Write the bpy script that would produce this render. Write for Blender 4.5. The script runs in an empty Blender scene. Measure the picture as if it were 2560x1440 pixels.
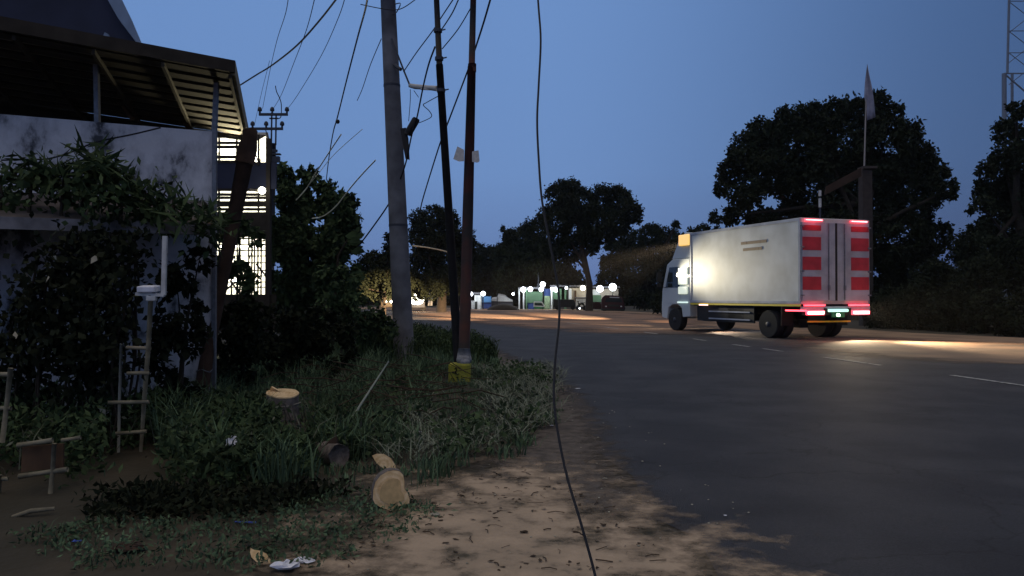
import bpy, math, random
import numpy as np
from mathutils import Vector, Matrix
random.seed(7); RNG = np.random.default_rng(7)
sc = bpy.context.scene
COL = sc.collection
F, HOR, CH = 2000.0, 742.0, 1.45      # focal length and horizon in photo pixels, eye height

# ---------------- camera ----------------
cam = bpy.data.objects.new('camera', bpy.data.cameras.new('camera')); COL.objects.link(cam)
cam.location = (0, 0, CH)
cam.data.sensor_width = 36; cam.data.lens = 36 * F / 2560
cam.rotation_euler = (math.radians(90) + math.atan((HOR - 720) / F), 0, 0)
cam.data.clip_start = 0.05; cam.data.clip_end = 2000
sc.camera = cam

# ---------------- dusk sky ----------------
w = bpy.data.worlds.new('World'); sc.world = w; w.use_nodes = True
nt = w.node_tree; N = nt.nodes; L = nt.links
bg = N['Background']; bg.inputs[1].default_value = 1.0
tc = N.new('ShaderNodeTexCoord'); sep = N.new('ShaderNodeSeparateXYZ'); L.new(tc.outputs['Generated'], sep.inputs[0])
ramp = N.new('ShaderNodeValToRGB'); L.new(sep.outputs['Z'], ramp.inputs[0])
cr = ramp.color_ramp
cr.elements[0].position = 0.0; cr.elements[0].color = (0.095, 0.170, 0.375, 1)
cr.elements[1].position = 1.0; cr.elements[1].color = (0.62, 0.56, 0.50, 1)
e = cr.elements.new(0.07); e.color = (0.110, 0.205, 0.440, 1)
e = cr.elements.new(0.15); e.color = (0.133, 0.252, 0.525, 1)
e = cr.elements.new(0.36); e.color = (0.138, 0.262, 0.545, 1)
e = cr.elements.new(0.62); e.color = (0.34, 0.37, 0.44, 1)
# east (right) side a little darker than the west (left)
mr = N.new('ShaderNodeMapRange'); L.new(sep.outputs['X'], mr.inputs[0])
mr.inputs[1].default_value = 0.0; mr.inputs[2].default_value = 0.62; mr.inputs[3].default_value = 0.0; mr.inputs[4].default_value = 1.0
mr.interpolation_type = 'SMOOTHSTEP'
tint = N.new('ShaderNodeMix'); tint.data_type = 'RGBA'; tint.inputs[6].default_value = (1, 1, 1, 1); tint.inputs[7].default_value = (.29, .35, .42, 1); L.new(mr.outputs[0], tint.inputs[0])
mul = N.new('ShaderNodeVectorMath'); mul.operation = 'MULTIPLY'; L.new(ramp.outputs[0], mul.inputs[0]); L.new(tint.outputs[2], mul.inputs[1])
# Nishita twilight adds the afterglow behind the camera
sky = N.new('ShaderNodeTexSky'); sky.sky_type = 'NISHITA'; sky.sun_disc = False
sky.sun_elevation = math.radians(1.0); sky.sun_rotation = math.radians(195)
sk = N.new('ShaderNodeVectorMath'); sk.operation = 'SCALE'; sk.inputs['Scale'].default_value = 0.012; L.new(sky.outputs[0], sk.inputs[0])
ad = N.new('ShaderNodeVectorMath'); ad.operation = 'ADD'; L.new(mul.outputs[0], ad.inputs[0]); L.new(sk.outputs[0], ad.inputs[1])
L.new(ad.outputs[0], bg.inputs[0])
# last warm afterglow from behind the camera
sun = bpy.data.objects.new('sun', bpy.data.lights.new('sun', 'SUN')); COL.objects.link(sun)
sun.data.energy = 0.22; sun.data.angle = math.radians(70); sun.data.color = (1, 0.66, 0.38)
sun.rotation_euler = Vector((-0.1, 0.45, -0.9)).to_track_quat('-Z', 'Y').to_euler()
vs = sc.view_settings; vs.view_transform = 'Standard'; vs.look = 'None'; vs.exposure = 0; vs.gamma = 1
sc.cycles.max_bounces = 6; sc.cycles.use_denoising = True
sc.cycles.sample_clamp_indirect = 3.0

# ---------------- helpers ----------------
def P(px, py, Y): return Vector(((px - 1280) / F * Y, Y, CH + (HOR - py) / F * Y))
def G(px, py, z=0.0):
    Y = (CH - z) * F / (py - HOR); return Vector(((px - 1280) / F * Y, Y, z))

def mat(name, col, rough=0.8, metal=0.0, emit=None, es=1.0, var=0.0, scale=4.0, col2=None, bump=0.0, bscale=30, thr=None, trans=0.0, spec=0.3):
    m = bpy.data.materials.new(name); m.use_nodes = True
    nt = m.node_tree; b = nt.nodes['Principled BSDF']
    b.inputs['Base Color'].default_value = (*col, 1); b.inputs['Roughness'].default_value = rough
    b.inputs['Metallic'].default_value = metal; b.inputs['Specular IOR Level'].default_value = spec
    if trans: b.inputs['Alpha'].default_value = 1 - trans
    t = nt.nodes.new('ShaderNodeTexCoord')
    if var or col2:
        n = nt.nodes.new('ShaderNodeTexNoise'); n.inputs['Scale'].default_value = scale; n.inputs['Detail'].default_value = 6
        nt.links.new(t.outputs['Object'], n.inputs['Vector'])
        r = nt.nodes.new('ShaderNodeValToRGB')
        a, c = (thr or (0.35, 0.65)); r.color_ramp.elements[0].position = a; r.color_ramp.elements[1].position = c
        c2 = col2 or tuple(x * (1 - var) for x in col)
        r.color_ramp.elements[0].color = (*c2, 1); r.color_ramp.elements[1].color = (*col, 1)
        nt.links.new(n.outputs[0], r.inputs[0]); nt.links.new(r.outputs[0], b.inputs['Base Color'])
    if bump:
        n2 = nt.nodes.new('ShaderNodeTexNoise'); n2.inputs['Scale'].default_value = bscale; n2.inputs['Detail'].default_value = 5
        nt.links.new(t.outputs['Object'], n2.inputs['Vector'])
        bp = nt.nodes.new('ShaderNodeBump'); bp.inputs['Strength'].default_value = bump; bp.inputs['Distance'].default_value = 0.02
        nt.links.new(n2.outputs[0], bp.inputs['Height']); nt.links.new(bp.outputs[0], b.inputs['Normal'])
    if emit:
        b.inputs['Emission Color'].default_value = (*emit, 1); b.inputs['Emission Strength'].default_value = es
    return m

class MB:
    """collects shapes, links them as one mesh object"""
    def __init__(s): s.v = []; s.f = []; s.big = []
    def add(s, vs, fs):
        o = len(s.v); s.v += [tuple(x) for x in vs]; s.f += [tuple(i + o for i in f) for f in fs]
    def box(s, c, d, rz=0.0, rx=0.0, ry=0.0):
        M = Matrix.Translation(Vector(c)) @ Matrix.Rotation(rz, 4, 'Z') @ Matrix.Rotation(ry, 4, 'Y') @ Matrix.Rotation(rx, 4, 'X')
        p = [M @ Vector((x * d[0] / 2, y * d[1] / 2, z * d[2] / 2)) for x in (-1, 1) for y in (-1, 1) for z in (-1, 1)]
        s.add(p, [(0, 1, 3, 2), (4, 6, 7, 5), (0, 4, 5, 1), (2, 3, 7, 6), (0, 2, 6, 4), (1, 5, 7, 3)]); return s
    def bar(s, a, b, wd, dp=None, up=(0, 0, 1)):
        a = Vector(a); b = Vector(b); d = (b - a); t = d.normalized(); up = Vector(up)
        if abs(t.dot(up)) > 0.98: up = Vector((0, 1, 0))
        x = t.cross(up).normalized(); y = x.cross(t).normalized(); dp = dp or wd
        p = [q + x * (i * wd / 2) + y * (j * dp / 2) for q in (a, b) for i, j in ((-1, -1), (1, -1), (1, 1), (-1, 1))]
        s.add(p, [(0, 3, 2, 1), (4, 5, 6, 7), (0, 1, 5, 4), (1, 2, 6, 5), (2, 3, 7, 6), (3, 0, 4, 7)]); return s
    def tube(s, pts, r, n=8, cap=True, wob=0.0):
        pts = [Vector(p) for p in pts]; m = len(pts)
        rs = r if isinstance(r, (list, tuple)) else [r] * m
        vs = []; up0 = None
        for i, p in enumerate(pts):
            t = (pts[min(i + 1, m - 1)] - pts[max(i - 1, 0)]).normalized()
            if up0 is None: up0 = Vector((1, 0, 0)) if abs(t.x) < .8 else Vector((0, 0, 1))
            x = t.cross(up0).normalized(); y = x.cross(t).normalized(); up0 = y if False else up0
            for k in range(n):
                a = 2 * math.pi * k / n; rr = rs[i] * (1 + wob * random.uniform(-1, 1))
                vs.append(p + (x * math.cos(a) + y * math.sin(a)) * rr)
        fs = [(i * n + k, i * n + (k + 1) % n, (i + 1) * n + (k + 1) % n, (i + 1) * n + k) for i in range(m - 1) for k in range(n)]
        if cap: fs += [tuple(range(n)), tuple(reversed(range((m - 1) * n, m * n)))]
        s.add(vs, fs); return s
    def lathe(s, c, prof, n=16, axis='Z', rz=0.0):
        vs = []
        for (r, h) in prof:
            for k in range(n):
                a = 2 * math.pi * k / n; x, y = r * math.cos(a), r * math.sin(a)
                v = Vector((x, y, h)) if axis == 'Z' else (Vector((h, x, y)) if axis == 'X' else Vector((x, h, y)))
                vs.append(Vector(c) + Matrix.Rotation(rz, 3, 'Z') @ v)
        m = len(prof)
        fs = [(i * n + k, i * n + (k + 1) % n, (i + 1) * n + (k + 1) % n, (i + 1) * n + k) for i in range(m - 1) for k in range(n)]
        fs += [tuple(reversed(range(n))), tuple(range((m - 1) * n, m * n))]
        s.add(vs, fs); return s
    def ball(s, c, r, n=14, sq=(1, 1, 1)):
        prof = [(max(1e-4, r * math.sin(math.pi * i / 8)), -r * math.cos(math.pi * i / 8) * sq[2]) for i in range(9)]
        return s.lathe(c, prof, n)
    def prism(s, poly, d):
        """poly: list of 3D points in a plane, extruded by vector d"""
        n = len(poly); a = [Vector(p) for p in poly]; b = [p + Vector(d) for p in a]
        s.add(a + b, [tuple(reversed(range(n))), tuple(range(n, 2 * n))] + [(i, (i + 1) % n, n + (i + 1) % n, n + i) for i in range(n)]); return s
    def quads(s, arr):
        """arr (n,4,3) numpy"""
        s.big.append(arr); return s
    def build(s, name, material, parent=None, smooth=False, org=None, bevel=0.0):
        org = Vector(org) if org is not None else (Vector(parent['_o']) if parent is not None and '_o' in parent else Vector((0, 0, 0)))
        me = bpy.data.meshes.new(name)
        V = np.array(s.v, dtype=np.float64).reshape(-1, 3); Fs = list(s.f)
        if s.big:
            A = np.concatenate(s.big); base = len(V); n = len(A)
            V = np.concatenate([V, A.reshape(-1, 3)]) if base else A.reshape(-1, 3)
            idx = (np.arange(n * 4).reshape(-1, 4) + base)
            if not Fs:
                V = V - np.array(org)
                me.vertices.add(len(V)); me.vertices.foreach_set('co', V.ravel())
                me.loops.add(n * 4); me.loops.foreach_set('vertex_index', idx.ravel())
                me.polygons.add(n); me.polygons.foreach_set('loop_start', np.arange(0, n * 4, 4)); 
                me.update(calc_edges=True)
                Fs = None
            else: Fs += [tuple(r) for r in idx.tolist()]
        if Fs is not None:
            V = V - np.array(org)
            me.from_pydata([tuple(x) for x in V.tolist()], [], Fs)
        me.materials.append(material)
        if smooth: me.polygons.foreach_set('use_smooth', [True] * len(me.polygons))
        me.update()
        o = bpy.data.objects.new(name, me); COL.objects.link(o)
        if parent is not None: o.parent = parent; 
        else: o.location = org
        o['_o'] = tuple(org) if parent is None else parent.get('_o', (0, 0, 0))
        if bevel:
            bv = o.modifiers.new('b', 'BEVEL'); bv.width = bevel; bv.segments = 2; bv.limit_method = 'ANGLE'
        return o

def tag(o, label=None, cat=None, group=None, kind=None):
    if label: o['label'] = label
    if cat: o['category'] = cat
    if group: o['group'] = group
    if kind: o['kind'] = kind
    return o
def thing(name, loc, label, cat, group=None, rz=0.0, local=False):
    o = bpy.data.objects.new(name, None); COL.objects.link(o); o.location = loc; o.rotation_euler = (0, 0, rz)
    o.empty_display_size = 0.3
    o['_o'] = (0, 0, 0) if local else tuple(loc)
    return tag(o, label, cat, group)
def lamp(name, kind, loc, energy, color=(1, 1, 1), parent=None, size=0.1, target=None, spot=60, blend=0.5):
    d = bpy.data.lights.new(name, kind); d.energy = energy; d.color = color
    o = bpy.data.objects.new(name, d); COL.objects.link(o)
    d.shadow_soft_size = size
    if kind == 'SPOT': d.spot_size = math.radians(spot); d.spot_blend = blend
    if target is not None: o.rotation_euler = (Vector(target) - Vector(loc)).to_track_quat('-Z', 'Y').to_euler()
    if parent is not None:
        o.parent = parent; o.location = Vector(loc) - Vector(parent['_o'])
    else: o.location = loc
    return o

def leaves(cen, length, width, droop=0.0, upbias=0.0, rng=RNG, fold=True):
    """quads (n,4,3): lens shaped leaves at the points cen; every leaf its own direction"""
    n = len(cen); cen = np.asarray(cen, float)
    d = rng.normal(size=(n, 3)); d[:, 2] += upbias - droop; d /= np.linalg.norm(d, axis=1, keepdims=True)
    q = rng.normal(size=(n, 3)); s = np.cross(d, q); s /= np.linalg.norm(s, axis=1, keepdims=True)
    ln = length * rng.uniform(0.6, 1.3, (n, 1)); wd = width * rng.uniform(0.6, 1.3, (n, 1))
    nn = np.cross(d, s)
    a = cen; b = cen + d * ln * 0.45 + s * wd * 0.5 + nn * wd * .2; c = cen + d * ln; e2 = cen + d * ln * 0.45 - s * wd * 0.5 + nn * wd * .2
    return np.stack([a, b, c, e2], 1)

def blades(cen, height, width, lean=0.35, rng=RNG):
    n = len(cen); cen = np.asarray(cen, float)
    a = rng.uniform(0, 2 * math.pi, n); h = height * rng.uniform(0.4, 1.25, n) if np.isscalar(height) else height * rng.uniform(0.5, 1.2, n)
    l = lean * h * rng.uniform(0.2, 1.6, n)
    dx = np.cos(a); dy = np.sin(a); sx = -dy; sy = dx
    w2 = width * rng.uniform(.6, 1.3, n) / 2
    base1 = cen + np.stack([sx * w2, sy * w2, 0 * h], 1); base2 = cen - np.stack([sx * w2, sy * w2, 0 * h], 1)
    mid1 = cen + np.stack([dx * l * .35 + sx * w2 * .8, dy * l * .35 + sy * w2 * .8, h * .6], 1); mid2 = cen + np.stack([dx * l * .35 - sx * w2 * .8, dy * l * .35 - sy * w2 * .8, h * .6], 1)
    tip = cen + np.stack([dx * l, dy * l, h * rng.uniform(.8, 1, n)], 1); tip2 = tip + np.stack([sx * .001, sy * .001, 0 * h], 1)
    return np.concatenate([np.stack([base1, base2, mid2, mid1], 1), np.stack([mid1, mid2, tip2, tip], 1)])

def clumpy(center, r, nclump, nleaf, cr=0.25, rng=RNG, flat=1.0):
    """leaf positions gathered in clumps through a ball, denser near its skin"""
    d = rng.normal(size=(nclump, 3)); d /= np.linalg.norm(d, axis=1, keepdims=True)
    rad = r * rng.uniform(0.25, 1.0, (nclump, 1)) ** 0.45
    c = d * rad; c[:, 2] *= flat
    c += np.array(center)
    off = rng.normal(size=(nclump, nleaf, 3)) * (cr * r * 0.5)
    return (c[:, None, :] + off).reshape(-1, 3)

# ---------------- materials ----------------
M = {}
M['leaf_far'] = mat('leaf far', (0.026, 0.034, 0.018), .9, var=.5, scale=.6, spec=.1)
M['leaf_mid'] = mat('leaf mid', (0.075, 0.115, 0.050), .9, var=.5, scale=1.5, spec=.15)
M['leaf_near'] = mat('leaf near', (0.060, 0.098, 0.036), .8, var=.55, scale=3, spec=.25)
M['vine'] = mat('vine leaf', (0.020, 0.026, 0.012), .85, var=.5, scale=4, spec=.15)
M['grass'] = mat('grass', (0.13, 0.20, 0.11), .9, var=.6, scale=1.8, spec=.1)
M['drygrass'] = mat('dry grass', (0.24, 0.27, 0.20), .9, var=.5, scale=3, spec=.1)
M['bark'] = mat('bark', (0.040, 0.032, 0.024), .95, var=.4, scale=12, bump=.5)
M['brownpost'] = mat('rusty brown post', (0.058, 0.034, 0.023), .9, var=.4, scale=8, bump=.3)
M['concrete'] = mat('pole concrete', (0.17, 0.175, 0.195), .9, var=.5, scale=2.2, bump=.25, bscale=60)
M['greyconc'] = mat('grey concrete', (0.30, 0.31, 0.33), .95, var=.4, scale=9, bump=.6)
M['blackiron'] = mat('black pole paint', (0.022, 0.019, 0.018), .6, var=.4, scale=5)
M['rustiron'] = mat('red brown iron', (0.060, 0.020, 0.016), .7, col2=(0.022, 0.018, 0.018), scale=2.5, thr=(.4, .6))
M['yellow'] = mat('yellow block paint', (0.34, 0.32, 0.035), .8, col2=(0.20, 0.22, 0.04), scale=9, thr=(.3, .62), bump=.4)
M['ink'] = mat('black ink', (0.012, 0.014, 0.008), .8)
M['wire'] = mat('black wire', (0.015, 0.017, 0.022), .6)
M['palewire'] = mat('pale wire', (0.62, 0.60, 0.42), .5)  # for the lit cables, light falling on them is put into this colour
M['galv'] = mat('galvanised steel', (0.20, 0.22, 0.25), .5, metal=.3, var=.3, scale=20)
M['darksteel'] = mat('dark steel', (0.05, 0.055, 0.07), .6, metal=.2)
M['whitepipe'] = mat('white pipe', (0.62, 0.62, 0.60), .6, var=.3, scale=12)
M['bamboo'] = mat('old bamboo', (0.27, 0.24, 0.16), .8, var=.5, scale=9)
M['brownboard'] = mat('brown board', (0.10, 0.055, 0.028), .8, var=.5, scale=6)
M['cutwood'] = mat('cut wood', (0.86, 0.64, 0.36), .8, col2=(0.60, 0.40, 0.19), scale=14, thr=(.3, .55), bump=.2)
M['cutwood2'] = mat('cut wood heart', (0.66, 0.46, 0.22), .8, var=.25, scale=25)
def ringwood(name, rot):
    m = mat(name, (0.86, 0.64, 0.36), .85, bump=.25, bscale=60); nt = m.node_tree; b = nt.nodes['Principled BSDF']; t = nt.nodes['Texture Coordinate']
    wv = nt.nodes.new('ShaderNodeTexWave'); wv.wave_type = 'RINGS'; wv.rings_direction = rot; wv.inputs['Scale'].default_value = 9; wv.inputs['Distortion'].default_value = 2.2; wv.inputs['Detail'].default_value = 4; wv.inputs['Detail Scale'].default_value = 2
    nt.links.new(t.outputs['Object'], wv.inputs['Vector']); n = nt.nodes.new('ShaderNodeTexNoise'); n.inputs['Scale'].default_value = 11; n.inputs['Detail'].default_value = 6; nt.links.new(t.outputs['Object'], n.inputs['Vector'])
    r = nt.nodes.new('ShaderNodeValToRGB'); nt.links.new(wv.outputs['Fac'], r.inputs[0]); r.color_ramp.elements[0].color = (.74, .53, .28, 1); r.color_ramp.elements[1].color = (.86, .65, .38, 1)
    r2 = nt.nodes.new('ShaderNodeValToRGB'); nt.links.new(n.outputs[0], r2.inputs[0]); r2.color_ramp.elements[0].position = .36; r2.color_ramp.elements[0].color = (.80, .74, .66, 1); r2.color_ramp.elements[1].position = .55; r2.color_ramp.elements[1].color = (1, 1, 1, 1)
    mx = nt.nodes.new('ShaderNodeMix'); mx.data_type = 'RGBA'; mx.blend_type = 'MULTIPLY'; mx.inputs[0].default_value = 1; nt.links.new(r.outputs[0], mx.inputs[6]); nt.links.new(r2.outputs[0], mx.inputs[7]); nt.links.new(mx.outputs[2], b.inputs['Base Color']); return m
M['ringY'] = ringwood('ringed end grain', 'Y'); M['ringZ'] = ringwood('ringed stump top', 'Z')
M['logbark'] = mat('log bark', (0.20, 0.17, 0.15), .95, var=.5, scale=18, bump=.6)
M['plastic_w'] = mat('white plastic', (0.85, 0.86, 0.92), .5, var=.2, scale=12)
M['plastic_b'] = mat('blue plastic', (0.05, 0.10, 0.45), .4)
M['roof_under'] = mat('roof sheet', (0.26, 0.24, 0.19), .8, var=.45, scale=3)
M['wood_dark'] = mat('dark timber', (0.040, 0.033, 0.026), .9, var=.4, scale=6)
M['timber'] = mat('pale timber', (0.34, 0.29, 0.20), .9, var=.5, scale=5)
M['bluewall'] = mat('dark blue sheet', (0.026, 0.032, 0.062), .8, var=.3, scale=1.5)
M['barge'] = mat('pale blue metal', (0.22, 0.30, 0.42), .5, var=.25, scale=3)
M['whitewall'] = mat('white inner wall', (0.85, 0.83, 0.72), .9, var=.1, scale=2)
M['asph_line'] = mat('road paint', (0.40, 0.40, 0.38), .8, col2=(0.10, .10, .11), scale=12, thr=(.38, .52))
M['leaflitter'] = mat('dead leaves', (0.075, 0.05, 0.03), .9, var=.5, scale=8)
M['straw'] = mat('pale litter', (0.50, 0.47, 0.36), .9, var=.5, scale=5)

def lit(name, c, s): return mat(name, (0.8, 0.8, 0.8), .5, emit=c, es=s)
M['lampwhite'] = lit('lit cool lamp', (0.85, 0.93, 1.0), 9)
M['lampwarm'] = lit('lit warm lamp', (1.0, 0.95, 0.75), 9)
M['headlit'] = lit('lit headlamp', (1.0, 0.97, 0.78), 30)
M['redlit'] = lit('lit red lens', (1.0, 0.03, 0.06), 3.6)
M['redcore'] = lit('lit red core', (1.0, 0.5, 0.5), 4)
M['greenlit'] = lit('lit green white lens', (0.40, 1.0, 0.75), 1.3)
M['yellowlit'] = lit('lit yellow sign', (1.0, 0.56, 0.07), 0.95)
M['panelit'] = lit('lit pale panel', (0.78, 0.86, 0.66), 0.72)

# stained plaster of the shed wall
def plaster():
    m = mat('stained plaster', (0.40, 0.40, 0.42), .95, bump=.35, bscale=25)
    nt = m.node_tree; b = nt.nodes['Principled BSDF']; t = nt.nodes['Texture Coordinate']
    mp = nt.nodes.new('ShaderNodeMapping'); mp.inputs['Scale'].default_value = (1.3, 1.3, .8); nt.links.new(t.outputs['Object'], mp.inputs[0])
    n = nt.nodes.new('ShaderNodeTexNoise'); n.inputs['Scale'].default_value = 2.1; n.inputs['Detail'].default_value = 8; n.inputs['Roughness'].default_value = .62
    nt.links.new(mp.outputs[0], n.inputs['Vector'])
    r = nt.nodes.new('ShaderNodeValToRGB'); r.color_ramp.elements[0].position = .38; r.color_ramp.elements[1].position = .60
    r.color_ramp.elements[0].color = (.07, .075, .085, 1); r.color_ramp.elements[1].color = (.66, .67, .70, 1)
    e = r.color_ramp.elements.new(.47); e.color = (.48, .49, .52, 1)
    nt.links.new(n.outputs[0], r.inputs[0]); nt.links.new(r.outputs[0], b.inputs['Base Color'])
    return m
M['plaster'] = plaster()

# ---------------- ground ----------------
def ground_mat():
    m = mat('soil', (0.2, 0.15, 0.1), .95, bump=.6, bscale=14); nt = m.node_tree; b = nt.nodes['Principled BSDF']; t = nt.nodes['Texture Coordinate']
    n = nt.nodes.new('ShaderNodeTexNoise'); n.inputs['Scale'].default_value = .8; n.inputs['Detail'].default_value = 8; nt.links.new(t.outputs['Object'], n.inputs['Vector'])
    r = nt.nodes.new('ShaderNodeValToRGB'); nt.links.new(n.outputs[0], r.inputs[0])
    r.color_ramp.elements[0].position = .32; r.color_ramp.elements[0].color = (.030, .028, .018, 1)
    r.color_ramp.elements[1].position = .70; r.color_ramp.elements[1].color = (.080, .064, .043, 1)
    e = r.color_ramp.elements.new(.5); e.color = (.048, .041, .027, 1)
    nt.links.new(r.outputs[0], b.inputs['Base Color']); return m
g = MB(); g.add([(-400, -60, 0), (400, -60, 0), (400, 500, 0), (-400, 500, 0)], [(0, 1, 2, 3)])
tag(g.build('ground', ground_mat()), kind='structure')

near = [(1.55, -10), (1.35, 2), (1.1, 4.4), (0.85, 7), (0.70, 11), (-0.10, 17), (-1.2, 24), (-2.6, 32), (-4.8, 42), (-9, 55), (-16, 67), (-27, 78), (-45, 88)]
far = [(16.5, -10), (15.5, 2), (15, 4.4), (14.6, 7), (14.0, 12), (13.2, 17.5), (12.3, 24), (11.2, 32), (9.3, 43), (6.0, 58), (-1, 73), (-14, 87), (-34, 98)]
def spline(pts, k=6):
    out = []; p = [np.array(q, float) for q in pts]
    for i in range(len(p) - 1):
        p0 = p[max(i - 1, 0)]; p1 = p[i]; p2 = p[i + 1]; p3 = p[min(i + 2, len(p) - 1)]
        for j in range(k):
            t = j / k
            out.append(.5 * ((2 * p1) + (-p0 + p2) * t + (2 * p0 - 5 * p1 + 4 * p2 - p3) * t * t + (-p0 + 3 * p1 - 3 * p2 + p3) * t ** 3))
    out.append(p[-1]); return out
nS = spline(near); fS = spline(far)
rd = MB(); K = 10
vs = []
for i, (a, b_) in enumerate(zip(nS, fS)):
    for k in range(K + 1):
        q = a + (b_ - a) * k / K
        if k == 0: q = q + np.array([random.uniform(-.10, .10), 0])
        vs.append((q[0], q[1], 0.006))
rd.add(vs, [(i * (K + 1) + k, i * (K + 1) + k + 1, (i + 1) * (K + 1) + k + 1, (i + 1) * (K + 1) + k) for i in range(len(nS) - 1) for k in range(K)])
def asphalt():
    m = mat('asphalt', (0.07, 0.07, 0.075), .78, bump=.5, bscale=120, spec=.3); nt = m.node_tree; b = nt.nodes['Principled BSDF']; t = nt.nodes['Texture Coordinate']
    n = nt.nodes.new('ShaderNodeTexNoise'); n.inputs['Scale'].default_value = .35; n.inputs['Detail'].default_value = 9; n.inputs['Roughness'].default_value = .65
    nt.links.new(t.outputs['Object'], n.inputs['Vector'])
    r = nt.nodes.new('ShaderNodeValToRGB'); nt.links.new(n.outputs[0], r.inputs[0])
    r.color_ramp.elements[0].position = .3; r.color_ramp.elements[0].color = (.026, .029, .038, 1)
    r.color_ramp.elements[1].position = .72; r.color_ramp.elements[1].color = (.050, .051, .060, 1)
    n2 = nt.nodes.new('ShaderNodeTexNoise'); n2.inputs['Scale'].default_value = 90; nt.links.new(t.outputs['Object'], n2.inputs['Vector'])
    mx = nt.nodes.new('ShaderNodeMix'); mx.data_type = 'RGBA'; mx.blend_type = 'OVERLAY'; mx.inputs[0].default_value = .6
    nt.links.new(r.outputs[0], mx.inputs[6]); nt.links.new(n2.outputs[0], mx.inputs[7]);     # worn wheel tracks, repair patches and hairline cracks
    n3 = nt.nodes.new('ShaderNodeTexNoise'); n3.inputs['Scale'].default_value = .9; n3.inputs['Detail'].default_value = 3; nt.links.new(t.outputs['Object'], n3.inputs['Vector'])
    r3 = nt.nodes.new('ShaderNodeValToRGB'); nt.links.new(n3.outputs[0], r3.inputs[0]); r3.color_ramp.elements[0].position = .40; r3.color_ramp.elements[0].color = (.72, .72, .74, 1); r3.color_ramp.elements[1].position = .58; r3.color_ramp.elements[1].color = (1.1, 1.09, 1.06, 1)
    mx2 = nt.nodes.new('ShaderNodeMix'); mx2.data_type = 'RGBA'; mx2.blend_type = 'MULTIPLY'; mx2.inputs[0].default_value = 1; nt.links.new(mx.outputs[2], mx2.inputs[6]); nt.links.new(r3.outputs[0], mx2.inputs[7])
    vo = nt.nodes.new('ShaderNodeTexVoronoi'); vo.feature = 'DISTANCE_TO_EDGE'; vo.inputs['Scale'].default_value = .55
    nd = nt.nodes.new('ShaderNodeTexNoise'); nd.inputs['Scale'].default_value = 1.5; nd.inputs['Detail'].default_value = 6; nt.links.new(t.outputs['Object'], nd.inputs['Vector'])
    va = nt.nodes.new('ShaderNodeVectorMath'); va.operation = 'ADD'; nt.links.new(t.outputs['Object'], va.inputs[0]); nt.links.new(nd.outputs['Color'], va.inputs[1]); nt.links.new(va.outputs[0], vo.inputs['Vector'])
    rc = nt.nodes.new('ShaderNodeValToRGB'); nt.links.new(vo.outputs['Distance'], rc.inputs[0]); rc.color_ramp.elements[0].color = (.45, .45, .45, 1); rc.color_ramp.elements[1].position = .012; rc.color_ramp.elements[1].color = (1, 1, 1, 1)
    mx3 = nt.nodes.new('ShaderNodeMix'); mx3.data_type = 'RGBA'; mx3.blend_type = 'MULTIPLY'; mx3.inputs[0].default_value = .7; nt.links.new(mx2.outputs[2], mx3.inputs[6]); nt.links.new(rc.outputs[0], mx3.inputs[7])
    nt.links.new(mx3.outputs[2], b.inputs['Base Color'])
    return m
tag(rd.build('road', asphalt()), kind='structure')

# dirt shoulder spilling on the asphalt, ragged edge
def edge_x(Y): return float(np.interp(Y, [p[1] for p in near], [p[0] for p in near]))
def dirt_mat():
    m = mat('trodden dirt', (0.45, 0.33, 0.22), .95, bump=.7, bscale=22); nt = m.node_tree; b = nt.nodes['Principled BSDF']; t = nt.nodes['Texture Coordinate']
    n = nt.nodes.new('ShaderNodeTexNoise'); n.inputs['Scale'].default_value = 2.6; n.inputs['Detail'].default_value = 12; n.inputs['Roughness'].default_value = .6
    nt.links.new(t.outputs['Object'], n.inputs['Vector'])
    r = nt.nodes.new('ShaderNodeValToRGB'); nt.links.new(n.outputs[0], r.inputs[0])
    r.color_ramp.elements[0].position = .33; r.color_ramp.elements[0].color = (.15, .13, .095, 1)
    r.color_ramp.elements[1].position = .62; r.color_ramp.elements[1].color = (.44, .335, .235, 1)
    e = r.color_ramp.elements.new(.45); e.color = (.33, .255, .18, 1)
    nt.links.new(r.outputs[0], b.inputs['Base Color']); return m
M['dirt'] = dirt_mat()
def ragged(poly, amp=.12, k=14):
    out = []; n = len(poly)
    for i in range(n):
        a = np.array(poly[i], float); b_ = np.array(poly[(i + 1) % n], float); ph = random.uniform(0, 6)
        for j in range(k):
            q = a + (b_ - a) * j / k; d = b_ - a; nn = np.array([-d[1], d[0]]) / max(1e-6, np.linalg.norm(d))
            q = q + nn * amp * (math.sin(j * 1.3 + ph) * .5 + random.uniform(-.6, .6)); out.append(tuple(q))
    return out
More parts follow.
